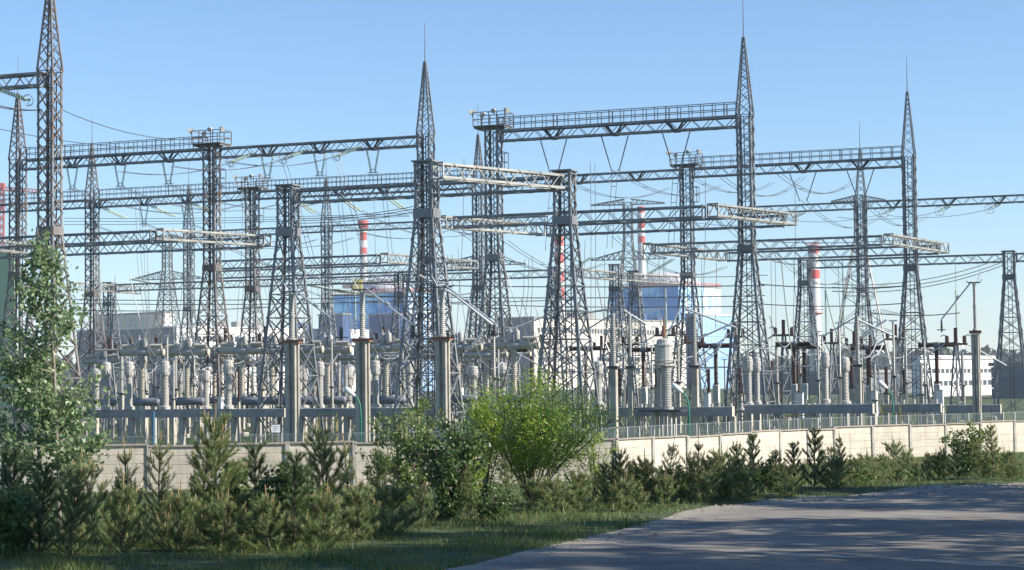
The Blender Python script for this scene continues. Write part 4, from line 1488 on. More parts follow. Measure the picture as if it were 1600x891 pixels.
for i, px in enumerate([160, 255, 335, 490, 560, 650, 760]):
    spawn('air_blast_breaker', BRK, row(px, 146 + (i % 3) * 3, 560), YAW, '%s cream breaker from the left in the second line of the left yard' % ORD[i], 'circuit breaker', 'rear cream breakers', 0.95)
for px, lab in [(457, 'left of the three rusty capped concrete column pairs carrying a switch'), (567, 'middle of the three rusty capped concrete column pairs carrying a switch'), (692, 'right rusty capped concrete column pair beside the centre tower')]:
    spawn('switch_column', PSW, row(px, 106, 600), YAW, lab, 'switch', 'capped concrete switch columns')
spawn('switch_column', PSW, row(1525, 124, 560), YAW + PI, 'slim switch column with swing arm before the white building', 'switch', 'capped concrete switch columns', (0.62, 0.62, 1.02))
for i, (px, n, sc) in enumerate([(718, 158, 1), (800, 160, 1), (915, 168, 1.02), (1005, 158, 0.97), (1118, 158, 1), (1240, 158, 1), (1256, 172, 1), (1356, 160, 0.95), (1463, 160, 0.97)]):
    w = ['behind the centre tower', 'above the willow left edge', 'before the cream hall', 'left of the big current transformer', 'right of the blue reactor hall', 'left of the near banded chimney', 'behind the near chimney', 'behind the right equipment beam', 'left of the white building'][i]
    spawn('tee_breaker', TBR, row(px, n, 540), YAW, 'brown porcelain T shaped breaker on white cabinet ' + w, 'circuit breaker', 'brown T shaped breakers', sc)
spawn('big_transformer', BCT, row(1036, 112, 600), YAW, 'large grey twin column current transformer beside the green street lamp', 'transformer')
for i, (px, n) in enumerate([(172, 150), (244, 152), (700, 150), (770, 152), (985, 160), (1085, 158), (1300, 172), (1494, 142)]):
    w = ['right of the poplar', 'below the beige building', 'behind the centre tower', 'below the centre platform tower', 'before the cream hall', 'before the right reactor hall', 'right of the near banded chimney', 'before the white building'][i]
    spawn('disconnector', DIS, row(px, n, 560), YAW + (0.3 if i % 2 else -0.2), 'three legged disconnector with dark head and pale arms ' + w, 'disconnector', 'three legged disconnectors', 1.0 if px < 1400 else 0.9)
for i, (px, n) in enumerate([(1249, 128), (1366, 134), (1468, 140), (1105, 130), (770, 128), (345, 140), (610, 136)]):
    w = ['below the near banded chimney', 'at the end of the right equipment beam', 'left of the white building', 'below the right reactor hall', 'behind the willow top', 'right of the rusty tower base', 'left of the centre tower'][i]
    spawn('control_cabinet', CAB, row(px, n, 610), YAW + (PI / 2 if i % 2 else 0), 'white control cabinet on a stand ' + w, 'cabinet', 'white control cabinets', (0.6, 0.6, 0.92))
for px, n, lab in [(960, 110, 'pale concrete post with black cap just right of the willow'), (986, 112, 'slimmer pale concrete post second right of the willow'), (1087, 114, 'pale concrete post right of the green street lamp by the transformer'), (1342, 126, 'pale concrete post under the broad pylon')]:
    spawn('tall_insulator_post', TPO, row(px, n, 640), YAW, lab, 'insulator post', 'concrete insulator posts', 1.0 if px != 986 else (0.8, 0.8, 1))
j = 0
for n, pxs in [(134, [185, 232, 275, 312, 405, 440, 535, 630, 655]), (160, [150, 190, 240, 300, 350, 400, 460, 530, 590, 640, 700, 780, 850, 930, 970, 1060, 1150, 1200, 1285, 1330, 1390, 1440]), (176, [170, 215, 320, 420, 500, 600, 730, 830, 900, 1020, 1110, 1215, 1310, 1410, 1500])]:
    for px in pxs:
        spawn('insulator_post', PIN if (px < 760 or j % 3 == 0) else PIN_B, row(px + random.uniform(-6, 6), n + random.uniform(-2, 2), 560), YAW, 'ribbed post insulator on a concrete post in the crowded %s of the yard' % ('left half' if px < 760 else 'right half'), 'insulator post', 'post insulators in the %s of the yard' % ('left half' if px < 760 else 'right half'), (1, 1, random.uniform(0.85, 1.2)))
        j += 1
for i, (px, n) in enumerate([(180, 172), (240, 175), (300, 172), (365, 176), (430, 172), (500, 175), (560, 172), (640, 176), (720, 172), (800, 176), (210, 196), (280, 198), (380, 196), (470, 198), (540, 196), (620, 198), (700, 196)]):
    spawn('air_blast_breaker', BRK, row(px, n, 560), YAW, '%s cream breaker from the left in the %s line of the left yard' % (ORD[i] if i < 10 else ORD[i - 10], 'third' if i < 10 else 'farthest'), 'circuit breaker', 'far cream breakers', random.uniform(0.9, 1.05))
for i, (px, n) in enumerate([(150, 142), (228, 143), (282, 142), (322, 143), (410, 142), (475, 143), (545, 142), (575, 145), (690, 142), (740, 143), (785, 144), (935, 146), (1320, 145)]):
    g = row(px, n, 600)
    spawn('current_transformer', CT, up(g, 2.6), YAW, '%s rear current transformer from the left in the second line of equipment' % ORD[i], 'transformer', 'rear current transformers', random.uniform(0.95, 1.15))
    b = MB(); b.bbox(-0.2, 0.2, -0.2, 0.2, -0.3, 2.6, 0.03)
    o = link('transformer_plinth', b.mesh('transformer_plinth', 'concrete')); o.location = (g.x, g.y, 0); o.rotation_euler.z = YAW
    tag(o, 'plain concrete plinth under a rear current transformer', 'plinth', 'rear transformer plinths')
for i, (px, n) in enumerate([(205, 165), (290, 168), (352, 165), (415, 168), (520, 165), (600, 168), (660, 170), (745, 165), (845, 168), (940, 172), (1040, 175), (1150, 178), (1225, 180), (1335, 182), (1400, 178)]):
    spawn('disconnector', DIS, row(px, n, 560), YAW + random.uniform(-0.4, 0.4), '%s three legged disconnector from the left in the back lines of the yard' % ORD[i], 'disconnector', 'rear disconnectors', random.uniform(0.95, 1.15))
rq = random.Random(12)
for i in range(70):
    px = rq.uniform(150, 830) if i < 46 else rq.uniform(930, 1450)
    side_ = 'left half' if px < 900 else 'right half'
    spawn('slim_insulator_post', PIN if rq.random() < 0.75 else PIN_B, row(px, rq.uniform(118, 205), 560), YAW + rq.uniform(-0.3, 0.3), 'slender post insulator standing among the apparatus in the %s of the yard' % side_, 'insulator post', 'slender post insulators in the %s of the yard' % side_, (0.55, 0.55, rq.uniform(0.8, 1.35)))
# slack flexible leads looping between the apparatus
rl = random.Random(9)
for i in range(100):
    px = rl.uniform(150, 860) if i < 68 else rl.uniform(930, 1440)
    n = rl.choice([124, 133, 141, 150, 158, 167, 175])
    p = row(px, n, 540); q = row(px + rl.uniform(14, 46), n + rl.uniform(2, 9), 540)
    p.z, q.z = rl.uniform(6.3, 8.6), rl.uniform(5.8, 7.6)
    if i % 3 == 0:
        p.z += rl.uniform(1.5, 4.5)
    wire(p, q, rl.uniform(0.3, 1.1), 'slack flexible lead looping between apparatus in the %s of the yard' % ('left half' if px < 900 else 'right half'), 'slack leads in the %s of the yard' % ('left half' if px < 900 else 'right half'), 0.035, 0, 'alu', 'flexible_lead')
# tubular busbars resting on the post insulators
for px0, px1, n, py, lab in [(150, 420, 134, 545, 'pale tubular busbar behind the poplar at breaker height'), (420, 690, 134, 541, 'pale tubular busbar left of the centre tower'), (690, 830, 140, 545, 'pale tubular busbar right of the centre tower'),
                             (150, 330, 160, 562, 'rear pale tubular busbar on the left'), (940, 1160, 160, 575, 'thin tubular busbar before the right reactor hall'), (1180, 1450, 160, 572, 'thin tubular busbar on the right')]:
    p, q = row(px0, n, py), row(px1, n, py)
    p.z, q.z = zrow(px0, py, n), zrow(px1, py, n)
    q.z = p.z = (p.z + q.z) / 2
    b = MB(); b.tube([p, p.lerp(q, 0.5), q], 0.09 if n < 150 else 0.06, 7)
    tag(link('busbar', b.mesh('busbar', 'porcelain_cream' if n < 150 else 'alu')), lab, 'busbar', 'tubular busbars')
# cross struts: pale sloping busbar arms
for x0, y0, x1, y1, Y, lab in [(790, 518, 868, 488, 150, 'pale sloping tube rising left of the willow tower'), (1045, 520, 1062, 482, 150, 'short pale sloping tube beside the blue reactor hall tower'), (1070, 482, 1150, 512, 150, 'long pale sloping tube falling to the tallest right tower'),
                               (1085, 532, 1145, 505, 150, 'pale sloping tube crossing the pale blue annex'), (905, 490, 965, 482, 150, 'pale sloping tube before the cream hall'), (975, 485, 1010, 507, 150, 'pale sloping tube falling right before the cream hall'),
                               (1335, 497, 1400, 527, 150, 'pale sloping tube right of the broad pylon'), (1345, 527, 1385, 500, 150, 'pale rising tube crossing the broad pylon'), (655, 430, 712, 462, 118, 'pale sloping arm right of the centre tower'), (712, 462, 775, 512, 118, 'pale lower sloping arm right of the centre tower')]:
    b = MB(); b.tube([at(x0, y0, Y), at(x1, y1, Y)], 0.09, 6)
    tag(link('bus_arm', b.mesh('bus_arm', 'alu')), lab, 'busbar', 'sloping busbar arms')
for x0, y0, x1, y1, x2, y2, Y, lab in [(600, 552, 640, 540, 655, 505, 122, 'pale looping flexible connector left of the centre tower'), (726, 545, 748, 525, 755, 508, 130, 'pale looping flexible connector right of the centre tower'), (1085, 568, 1120, 545, 1135, 520, 150, 'pale looping flexible connector before the pale blue annex'), (1190, 580, 1225, 570, 1232, 545, 150, 'pale looping connector left of the near banded chimney')]:
    b = MB()
    for k in (0, 1):
        b.tube([at(x0, y0 + 4 * k, Y), at((x0 + x1) / 2, (y0 + y1) / 2 + 6 + 4 * k, Y), at(x1, y1 + 5 * k, Y), at((x1 + x2) / 2 + 3, (y1 + y2) / 2, Y), at(x2, y2 + 4 * k, Y)], 0.045, 5)
    tag(link('flexible_connector', b.mesh('flexible_connector', 'alu')), lab, 'wire', 'looping flexible connectors')

for px, py, n, lab in [(564, 690, 100.5, 'green curved street lamp between the capped columns and the pines'), (1077, 690, 103, 'green curved street lamp beside the large current transformer'), (1396, 655, 122, 'green curved street lamp near the right end of the wall')]:
    spawn('street_lamp', LAMP, row(px, n, 660), 0, lab, 'street lamp', 'green street lamps', (1, 1, 1.06))

# small yard items
g = row(431, 101.5, 680)
s = []
b = MB(); b.bar((-0.2, 0, 0), (-0.2, 0, 2.0), 0.06); b.bar((0.2, 0, 0), (0.2, 0, 2.0), 0.06); s.append(('post', b.mesh('sign_post', 'steel_pale'), -1))
b = MB(); b.box(-0.25, 0.25, -0.05, -0.03, 1.75, 2.2); s.append(('board', b.mesh('sign_board', 'lamp_white'), -1))
b = MB()
for k in range(3):
    b.box(-0.17, 0.17 - 0.06 * k, -0.056, -0.051, 2.08 - 0.11 * k, 2.11 - 0.11 * k)
s.append(('print', b.mesh('sign_print', 'wire'), 1))
spawn('notice_sign', s, up(g, 0), 0.1, 'small white notice board inside the wall left of the first capped columns', 'sign')
g = row(240, 101, 670)
s = []
b = MB(); b.lathe([(0.08, 0), (0.08, 2.9), (0.1, 2.92), (0.1, 3.0), (0.02, 3.04)], seg=8); s.append(('post', b.mesh('blue_post', 'blue_paint'), -1))
b = MB(); b.lathe([(0.14, -0.1), (0.14, 0.12)], seg=8); s.append(('base', b.mesh('blue_base', 'concrete'), -1))
spawn('marker_post', s, up(g, 0), 0, 'blue painted post behind the wall left of the rusty tower base', 'post')
for px, n, lab in [(512, 108, 'yellow guard rail between the capped columns'), (1245, 116, 'yellow guard rail below the near banded chimney'), (1392, 124, 'yellow guard rail by the right street lamp')]:
    g = row(px, n, 650)
    s = []
    for x in (-0.6, 0.6):
        b = MB(); b.bar((x, 0, 0), (x, 0, 2.75), 0.06); s.append(('post', b.mesh('guard_post', 'yellow_paint'), -1))
    b = MB(); b.bar((-0.7, 0, 2.7), (0.7, 0, 2.7), 0.06); b.bar((-0.7, 0, 2.3), (0.7, 0, 2.3), 0.06); s.append(('rail', b.mesh('guard_rail', 'yellow_paint'), -1))
    spawn('guard_rail', s, up(g, 0), YAW, lab, 'guard rail', 'yellow guard rails')
# steel service frames under the equipment
for i, (px, n) in enumerate([(960, 116), (1000, 118), (1110, 118), (1140, 120), (1215, 122), (1270, 118), (1410, 130), (1445, 132), (760, 116), (790, 118), (545, 116), (620, 114)]):
    s = []
    hgt = 2.5
    for x in (-1.1, 0, 1.1):
        for y in (-0.5, 0.5):
            b = MB(); b.bar((x, y, 0), (x, y, hgt), 0.1); s.append(('post', b.mesh('stand_post', 'steel_pale'), -1))
    b = MB()
    for y in (-0.5, 0.5):
        b.bar((-1.2, y, hgt), (1.2, y, hgt), 0.14); b.bar((-1.1, y, 0.2), (0, y, hgt), 0.07); b.bar((0, y, hgt), (1.1, y, 0.2), 0.07)
    b.bar((-1.1, -0.5, hgt), (-1.1, 0.5, hgt), 0.1); b.bar((1.1, -0.5, hgt), (1.1, 0.5, hgt), 0.1)
    s.append(('frame', b.mesh('frame_top', 'steel_pale'), -1))
    for x in (-0.7, 0.1, 0.8):
        b = MB(); b.lathe([(0.2, hgt + 0.08), (0.2, hgt + 0.2), (0.1, hgt + 0.25), (0.1, hgt + 0.55)], (x, 0, 0), seg=8)
        s.append(('fitting', b.mesh('stand_fitting', 'tank_paint'), -1))
    spawn('steel_stand', s, up(row(px, n, 650), 0), YAW, 'low steel equipment stand just behind the wall fence', 'stand', 'low steel equipment stands')

# ------------------------------------------------------------------ plant buildings far behind
MX, MY = 0.62, 0.785             # direction of the sunlit long faces
BROT = math.atan2(MY, MX)


def bcorner(px, Y, left_px, right_px, roof_py):
    g = at(px, 560, Y)
    ur = ray(right_px, 560); ur = ur.x / ur.y
    ul = ray(left_px, 560); ul = ul.x / ul.y
    Lm = (ur * g.y - g.x) / (MX - MY * ur)
    Lq = (g.x - ul * g.y) / (MY + MX * ul)
    h = at(px, roof_py, Y).z
    return Vector((g.x, g.y, 0)), Lm, Lq, h


def building(name, px, Y, left_px, right_px, roof_py, label, wall_r, wall_f, windows=(), bands_f=0, bands_r=0, parapet='roof_grey', extra=None, cols_r=0):
    """two visible walls built of cladding bands; windows: (s0, s1, z0, z1, n, pane height)"""
    o, Lm, Lq, h = bcorner(px, Y, left_px, right_px, roof_py)
    s = []
    b = MB(); b.box(0.3, Lm - 0.3, 0.3, Lq - 0.3, -2, h - 0.3); s.append(('core', b.mesh('core', wall_f), -1))
    nr = max(1, bands_r)
    nc = max(1, cols_r)
    g = 0.12
    if cols_r:
        b = MB(); b.box(0, Lm / nc - g, 0, 0.28, 0, h / nr - g); pm = b.mesh('cladding_panel', wall_r)
        for i in range(nc):
            for k in range(nr):
                s.append(('cladding_panel', pm, -1, (i * Lm / nc, 0, k * h / nr)))
    else:
        b = MB(); b.box(0, Lm, 0, 0.28, 0, h / nr - g); pm = b.mesh('cladding_band', wall_r)
        for k in range(nr):
            s.append(('cladding_band', pm, -1, (0, 0, k * h / nr)))
    nf = max(1, bands_f)
    b = MB(); b.box(0, 0.28, 0.282, Lq, 0, h / nf - g); pm = b.mesh('front_band', wall_f)
    for k in range(nf):
        s.append(('cladding_band', pm, -1, (0, 0, k * h / nf)))
    b = MB(); b.box(-0.4, Lm + 0.4, -0.4, Lq + 0.4, h, h + 0.8); s.append(('roof', b.mesh('roof', parapet), -1))
    for (f0, f1, z0, z1, n) in windows:
        w = Lm * (f1 - f0) / n
        b = MB(); b.box(0, w * 0.72, -0.06, 0.1, 0, h * (z1 - z0)); wm = b.mesh('window_pane', 'window')
        b2 = MB(); b2.box(-0.15, w * 0.72 + 0.15, -0.12, 0.05, -0.25, 0.0); sm = b2.mesh('window_sill', wall_r)
        for i in range(n):
            s.append(('window', wm, -1, (Lm * f0 + i * w, 0, h * z0)))
            s.append(('sill', sm, len(s) - 1))
    if extra:
        extra(s, Lm, Lq, h)
    return spawn(name, s, o, BROT, label, 'building', None), o, Lm, Lq, h


def roof_stuff(s, Lm, Lq, h):
    r = random.Random(3)
    for i in range(7):
        x, y = r.uniform(0.05, 0.9) * Lm, r.uniform(0.05, 0.5) * Lq
        b = MB(); w = r.uniform(2, 6)
        b.bbox(x, x + w, y, y + w * 0.7, h + 0.8, h + r.uniform(2.5, 5), 0.2)
        s.append(('roof_vent', b.mesh('roof_vent', 'navy_clad' if i % 2 else 'roof_grey'), -1))


building('turbine_hall', 835, 950, 778, 1102, 497, 'long cream turbine hall behind the willow with end wall greyed for shade', 'cream_clad', 'grey_clad',
         [(0.02, 0.99, 0.80, 0.87, 60), (0.04, 0.30, 0.40, 0.46, 6), (0.34, 0.6, 0.40, 0.46, 6), (0.05, 0.32, 0.22, 0.29, 6), (0.36, 0.7, 0.22, 0.29, 7)], 10, 6, 'roof_grey', roof_stuff)  # grey cladding on the unlit end wall: its shade is put into the colour
building('turbine_hall', 276, 900, 120, 590, 512, 'long white turbine hall on the left with end wall greyed for shade', 'white_clad', 'grey_clad',
         [(0.05, 0.98, 0.80, 0.88, 56), (0.1, 0.9, 0.42, 0.5, 18)], 8, 5, 'white_clad', roof_stuff)  # end wall turned from the sun, shade coloured in with grey cladding


def vert_panels(s, Lm, Lq, h):
    for i in range(12):
        b = MB(); b.box(-0.25, -0.01, 0.3 + (Lq - 0.6) * i / 12, 0.3 + (Lq - 0.6) * (i + 1) / 12 - 0.35, h * 0.2, h - 0.4)
        s.append(('panel', b.mesh('beige_panel', 'beige_clad'), -1))


building('plant_block', 258, 985, 150, 272, 489, 'beige panelled block above the left turbine hall', 'white_clad', 'beige_clad', (), 1, 1, 'roof_grey', vert_panels)


def reactor_extra(s, Lm, Lq, h):
    cx, cy = Lm * 0.5, Lq * 0.5
    b = MB()
    R = min(Lm, Lq) * 0.46
    b.lathe([(R, h + 0.5), (R, h + 3), (R * 0.9, h + 5.5), (R * 0.7, h + 7.6), (R * 0.4, h + 9), (0.2, h + 9.6)], (cx, cy, 0), seg=32)
    s.append(('dome', b.mesh('dome', 'dome_grey', True), -1))
    b = MB()
    for zz in (h + 1.6, h + 2.4):
        b.bar((-0.3, -0.3, zz), (Lm, -0.3, zz), 0.28); b.bar((-0.3, -0.3, zz), (-0.3, Lq, zz), 0.28)
    for i in range(16):
        b.bar((-0.3, Lq * i / 15, h + 0.8), (-0.3, Lq * i / 15, h + 2.4), 0.28)
        b.bar((Lm * i / 15, -0.3, h + 0.8), (Lm * i / 15, -0.3, h + 2.4), 0.28)
    s.append(('railing', b.mesh('red_railing', 'red_paint'), -1))
    # painted light band and marks on the front wall
    b = MB()
    n = 26
    for i in range(n):
        f0, f1 = i / n, (i + 1) / n
        lo0, lo1 = 0.30 + 0.16 * math.sin(f0 * 5.5 + 0.6), 0.30 + 0.16 * math.sin(f1 * 5.5 + 0.6)
        t0, t1 = 0.10 + 0.05 * math.sin(f0 * 9), 0.10 + 0.05 * math.sin(f1 * 9)
        y0, y1 = Lq * (1 - f0), Lq * (1 - f1)
        b.add([(-0.06, y0, h * (lo0 + 0.2)), (-0.06, y1, h * (lo1 + 0.2)), (-0.06, y1, h * (lo1 + t1 + 0.2)), (-0.06, y0, h * (lo0 + t0 + 0.2))], [(0, 1, 2, 3)])
    s.append(('painted_wave', b.mesh('painted_wave', 'pale_blue_clad'), -1))
    for i in range(6):
        b = MB()
        y = Lq * (0.86 - 0.11 * i)
        z = h * (0.70 + 0.012 * i)
        b.add([(-0.1, y, z), (-0.1, y - 2.6, z + 1.3), (-0.1, y - 3.0, z + 2.6), (-0.1, y - 0.6, z + 1.6)], [(0, 1, 2, 3)])
        b.add([(-0.1, y - 3.2, z + 0.2), (-0.1, y - 4.6, z + 1.2), (-0.1, y - 5.2, z + 2.7), (-0.1, y - 3.6, z + 1.8)], [(0, 1, 2, 3)])
        s.append(('painted_mark', b.mesh('painted_mark', 'stack_white'), -1))
    for i in range(8):
        b = MB()
        x = Lm * (0.06 + 0.11 * i)
        b.box(x, x + Lm * 0.05, -0.08, -0.01, h * 0.55, h * (0.93 - 0.04 * (i % 3)))
        s.append(('painted_stripe', b.mesh('painted_stripe', 'stack_white' if i % 2 else 'pale_blue_clad'), -1))


building('reactor_hall', 632, 1010, 518, 694, 457, 'left blue painted reactor hall with red roof railing and low dome', 'pale_blue_clad', 'blue_clad', (), 5, 5, 'roof_grey', reactor_extra)  # right wall in paler blue than the front: sunlight is put into the colour
building('reactor_hall', 1062, 1080, 954, 1128, 447, 'right blue painted reactor hall with red roof railing', 'pale_blue_clad', 'blue_clad', (), 5, 5, 'roof_grey', reactor_extra)  # again the sunlit right wall is coloured paler than the unlit front
building('plant_block', 622, 965, 577, 650, 492, 'dark navy block in front of the left reactor hall', 'navy_clad', 'navy_clad', (), 3, 3, 'roof_grey')
building('reactor_annex', 1084, 900, 1072, 1147, 492, 'pale blue gridded annex right of the right reactor hall', 'pale_blue_clad', 'navy_clad', (), 3, 7, 'stack_white', None, 9)
building('plant_block', 536, 960, 498, 548, 492, 'small dark rooftop block left of the left reactor hall', 'navy_clad', 'navy_clad', (), 2, 2, 'roof_grey')
building('office_block', 1438, 430, 1425, 1552, 561, 'white office building at the far right with two rows of windows', 'white_clad', 'white_clad',
         [(0.03, 0.98, 0.62, 0.74, 16), (0.03, 0.98, 0.28, 0.42, 14)], 2, 2, 'white_clad')
building('warehouse', 1330, 520, 1150, 1424, 583, 'long low grey warehouse behind the near banded chimney', 'grey_clad', 'grey_clad', (), 4, 4, 'roof_grey')
building('service_shed', 1600, 380, 1548, 1660, 572, 'low dark shed behind the right edge tower', 'grey_clad', 'grey_clad', (), 3, 3, 'roof_grey')
building('green_hall', 22, 420, -60, 24, 392, 'pale green clad hall at the left edge', 'green_clad', 'green_clad', (), 8, 8, 'roof_grey')
# yellow crane on the roof of the left reactor hall
g = at(556, 452, 1004)
s = []
b = MB(); b.bbox(-1.5, 3.5, -2, 2, 0, 5, 0.2); s.append(('cab', b.mesh('crane_cab', 'yellow_paint'), -1))
b = MB(); b.bbox(-7, -1.52, -1.6, 1.6, 0.5, 3.6, 0.2); s.append(('counterweight', b.mesh('counterweight', 'roof_grey'), -1))
b = MB(); b.bar((3.5, 0, 3.5), (36, 0, 5.0), 0.7); b.bar((3.5, 0, 4.5), (36, 0, 5.6), 0.5); s.append(('jib', b.mesh('crane_jib', 'tank_paint'), -1))
b = MB(); b.box(-2.5, 2.5, -2, 2, -2.6, -0.02); s.append(('base', b.mesh('crane_base', 'roof_grey'), -1))
spawn('roof_crane', s, g, 0.0, 'yellow crane standing on the roof of the left reactor hall', 'crane')

# stacks
def stack(px, Y, top_py, r, bands, label, flare=False, gallery=()):
    g = at(px, 430, Y)
    zt = at(px, top_py, Y).z
    s = []
    n = len(bands)
    for i, (a, c, m) in enumerate(bands):
        z0, z1 = at(px, c, Y).z, at(px, a, Y).z
        r0, r1 = r * (1.12 - 0.12 * z0 / zt), r * (1.12 - 0.12 * z1 / zt)
        if flare and i == 0:
            prof = [(r0, z0), (r0 * 1.5, z0 + (z1 - z0) * 0.45), (r0 * 1.5, z1)]
        else:
            prof = [(r0, z0), (r1, z1)]
        b = MB(); b.lathe(prof, seg=24)
        s.append(('band', b.mesh('stack_band', m, False), -1))
    for py in gallery:
        z = at(px, py, Y).z
        b = MB(); b.lathe([(r * 1.1, z - 0.2), (r * 1.5, z), (r * 1.5, z + 0.25), (r * 1.1, z + 0.3)], seg=20); b.ring((0, 0, z + 1.3), r * 1.5, 0.1, (0, 0, 1), 20, 4)
        s.append(('gallery', b.mesh('stack_gallery', 'crane_red'), -1))
    spawn('chimney_stack', s, up(g, 0), 0, label, 'chimney', 'red and white stacks')


W, RD = 'stack_white', 'red_paint'
stack(568, 1080, 345, 2.05, [(345, 358, RD), (358, 363, W), (363, 376, RD), (376, 387, W), (387, 397, RD), (397, 452, W), (452, 590, W)], 'flared red and white stack above the left reactor hall', True, (357,))
stack(874, 1040, 366, 2.5, [(368, 385, RD), (385, 395, W), (395, 412, RD), (412, 424, W), (424, 440, RD), (440, 450, W), (450, 465, RD), (465, 590, W)], 'red banded stack seen through the tower behind the willow')
stack(1003, 1100, 323, 2.1, [(323, 333, RD), (333, 345, W), (345, 357, RD), (357, 369, W), (369, 380, RD), (380, 450, W), (450, 590, W)], 'red and white stack above the right reactor hall', False, (328,))
stack(1272, 640, 383, 1.85, [(383, 396, RD), (396, 422, W), (422, 436, RD), (436, 520, W), (520, 596, W), (596, 618, W)], 'near white stack with red bands on the right', False, (386, 490, 596))

# red tower crane at the far left
g = at(2, 596, 800)
s = []
zt = at(2, 296, 800).z
b = MB()
lv = [(z, 0.9) for z in np.linspace(0, zt, 26)]
lattice(b, lv, 0.3)
for sx, sy in ((-1, -1), (1, -1), (1, 1), (-1, 1)):
    b.bar((sx * 0.9, sy * 0.9, 0), (sx * 0.9, sy * 0.9, zt), 0.35)
s.append(('mast', b.mesh('crane_mast', 'crane_red'), -1))
b = MB()
for y in (-0.7, 0.7):
    b.bar((-8, y, zt), (16, y, zt - 1.5), 0.35)
b.bar((-8, 0, zt + 2), (16, 0, zt - 0.4), 0.35)
for i in range(16):
    x = -8 + i * 1.5
    b.bar((x, -0.7, zt - i * 0.09), (x + 0.75, 0, zt + 2 - i * 0.14), 0.22); b.bar((x + 0.75, 0, zt + 2 - i * 0.14), (x + 1.5, 0.7, zt - i * 0.09), 0.22)
s.append(('jib', b.mesh('tower_crane_jib', 'crane_red'), -1))
b = MB(); b.bbox(-1.5, 1.5, -1.2, 1.2, zt + 0.2, zt + 2.6, 0.2); s.append(('cab', b.mesh('tower_crane_cab', 'crane_red'), -1))
spawn('tower_crane', s, up(g, 0), 0, 'faded red tower crane jib at the left edge', 'crane')

# ------------------------------------------------------------------ foliage
def leaf_quads(P, size, aspect, rng, droop=0.0, jitter=0.35):
    """diamond leaves at points P"""
    n = len(P)
    d = rng.normal(size=(n, 3)); d[:, 2] -= droop
    d /= np.linalg.norm(d, axis=1)[:, None]
    w = np.cross(d, rng.normal(size=(n, 3)))
    w /= np.linalg.norm(w, axis=1)[:, None]
    L = size * (1 + jitter * rng.uniform(-1, 1, n))[:, None]
    a = P
    tip = P + d * L
    mid = P + d * L * 0.45
    nn = np.cross(d, w) * L * 0.10
    l, r = mid + w * L * aspect * 0.5 + nn, mid - w * L * aspect * 0.5 + nn
    v = np.stack([a, l, tip, r], 1).reshape(-1, 3)
    f = np.arange(4 * n).reshape(n, 4)
    return v, f


def branch_path(p, d, L, n, rng, curl=0.25, up_=0.0):
    pts = [np.array(p, float)]
    d = np.array(d, float); d /= np.linalg.norm(d)
    for i in range(n):
        d = d + rng.normal(size=3) * curl * 0.3 + np.array([0, 0, up_])
        d /= np.linalg.norm(d)
        pts.append(pts[-1] + d * L / n)
    return np.array(pts)


def make_poplar(H, seed):
    r = np.random.default_rng(seed)
    wood = MB()
    tr = branch_path((0, 0, -0.2), (0.02, 0, 1), H + 0.2, 12, r, 0.12, 0.08)
    wood.tube([tuple(p) for p in tr], 0.055, 7, 0.008)
    pts = []
    for i in range(78):
        f = r.uniform(0.14, 0.97)
        k = f * 12
        p = tr[int(k)] + (tr[min(12, int(k) + 1)] - tr[int(k)]) * (k % 1)
        prof = np.interp(f, [0.1, 0.3, 0.5, 0.7, 0.85, 1.0], [0.9, 1.45, 1.6, 1.1, 0.6, 0.15])
        L = prof * r.uniform(0.55, 1.05)
        a = r.uniform(0, 2 * PI)
        el = r.uniform(0.15, 0.75)
        b = branch_path(p, (math.cos(a), math.sin(a), el), L, 5, r, 0.35, 0.05)
        wood.tube([tuple(q) for q in b], 0.016 * (1.3 - f), 4, 0.004)
        nl = int(52 * L / 0.8 * (1.0 if f > 0.25 else 0.6))
        t = r.uniform(0.25, 1.0, nl) * 4.999
        ii = t.astype(int)
        q = b[ii] + (b[ii + 1] - b[ii]) * (t - ii)[:, None]
        pts.append(q + r.normal(size=(nl, 3)) * np.array([0.10, 0.10, 0.08]))
    P = np.concatenate(pts)
    v, f = leaf_quads(P, 0.088, 0.9, r, 0.5)
    return wood.mesh('poplar_wood', 'bark_pale', True), np_mesh('poplar_leaves', v, f, 'leaf_poplar')


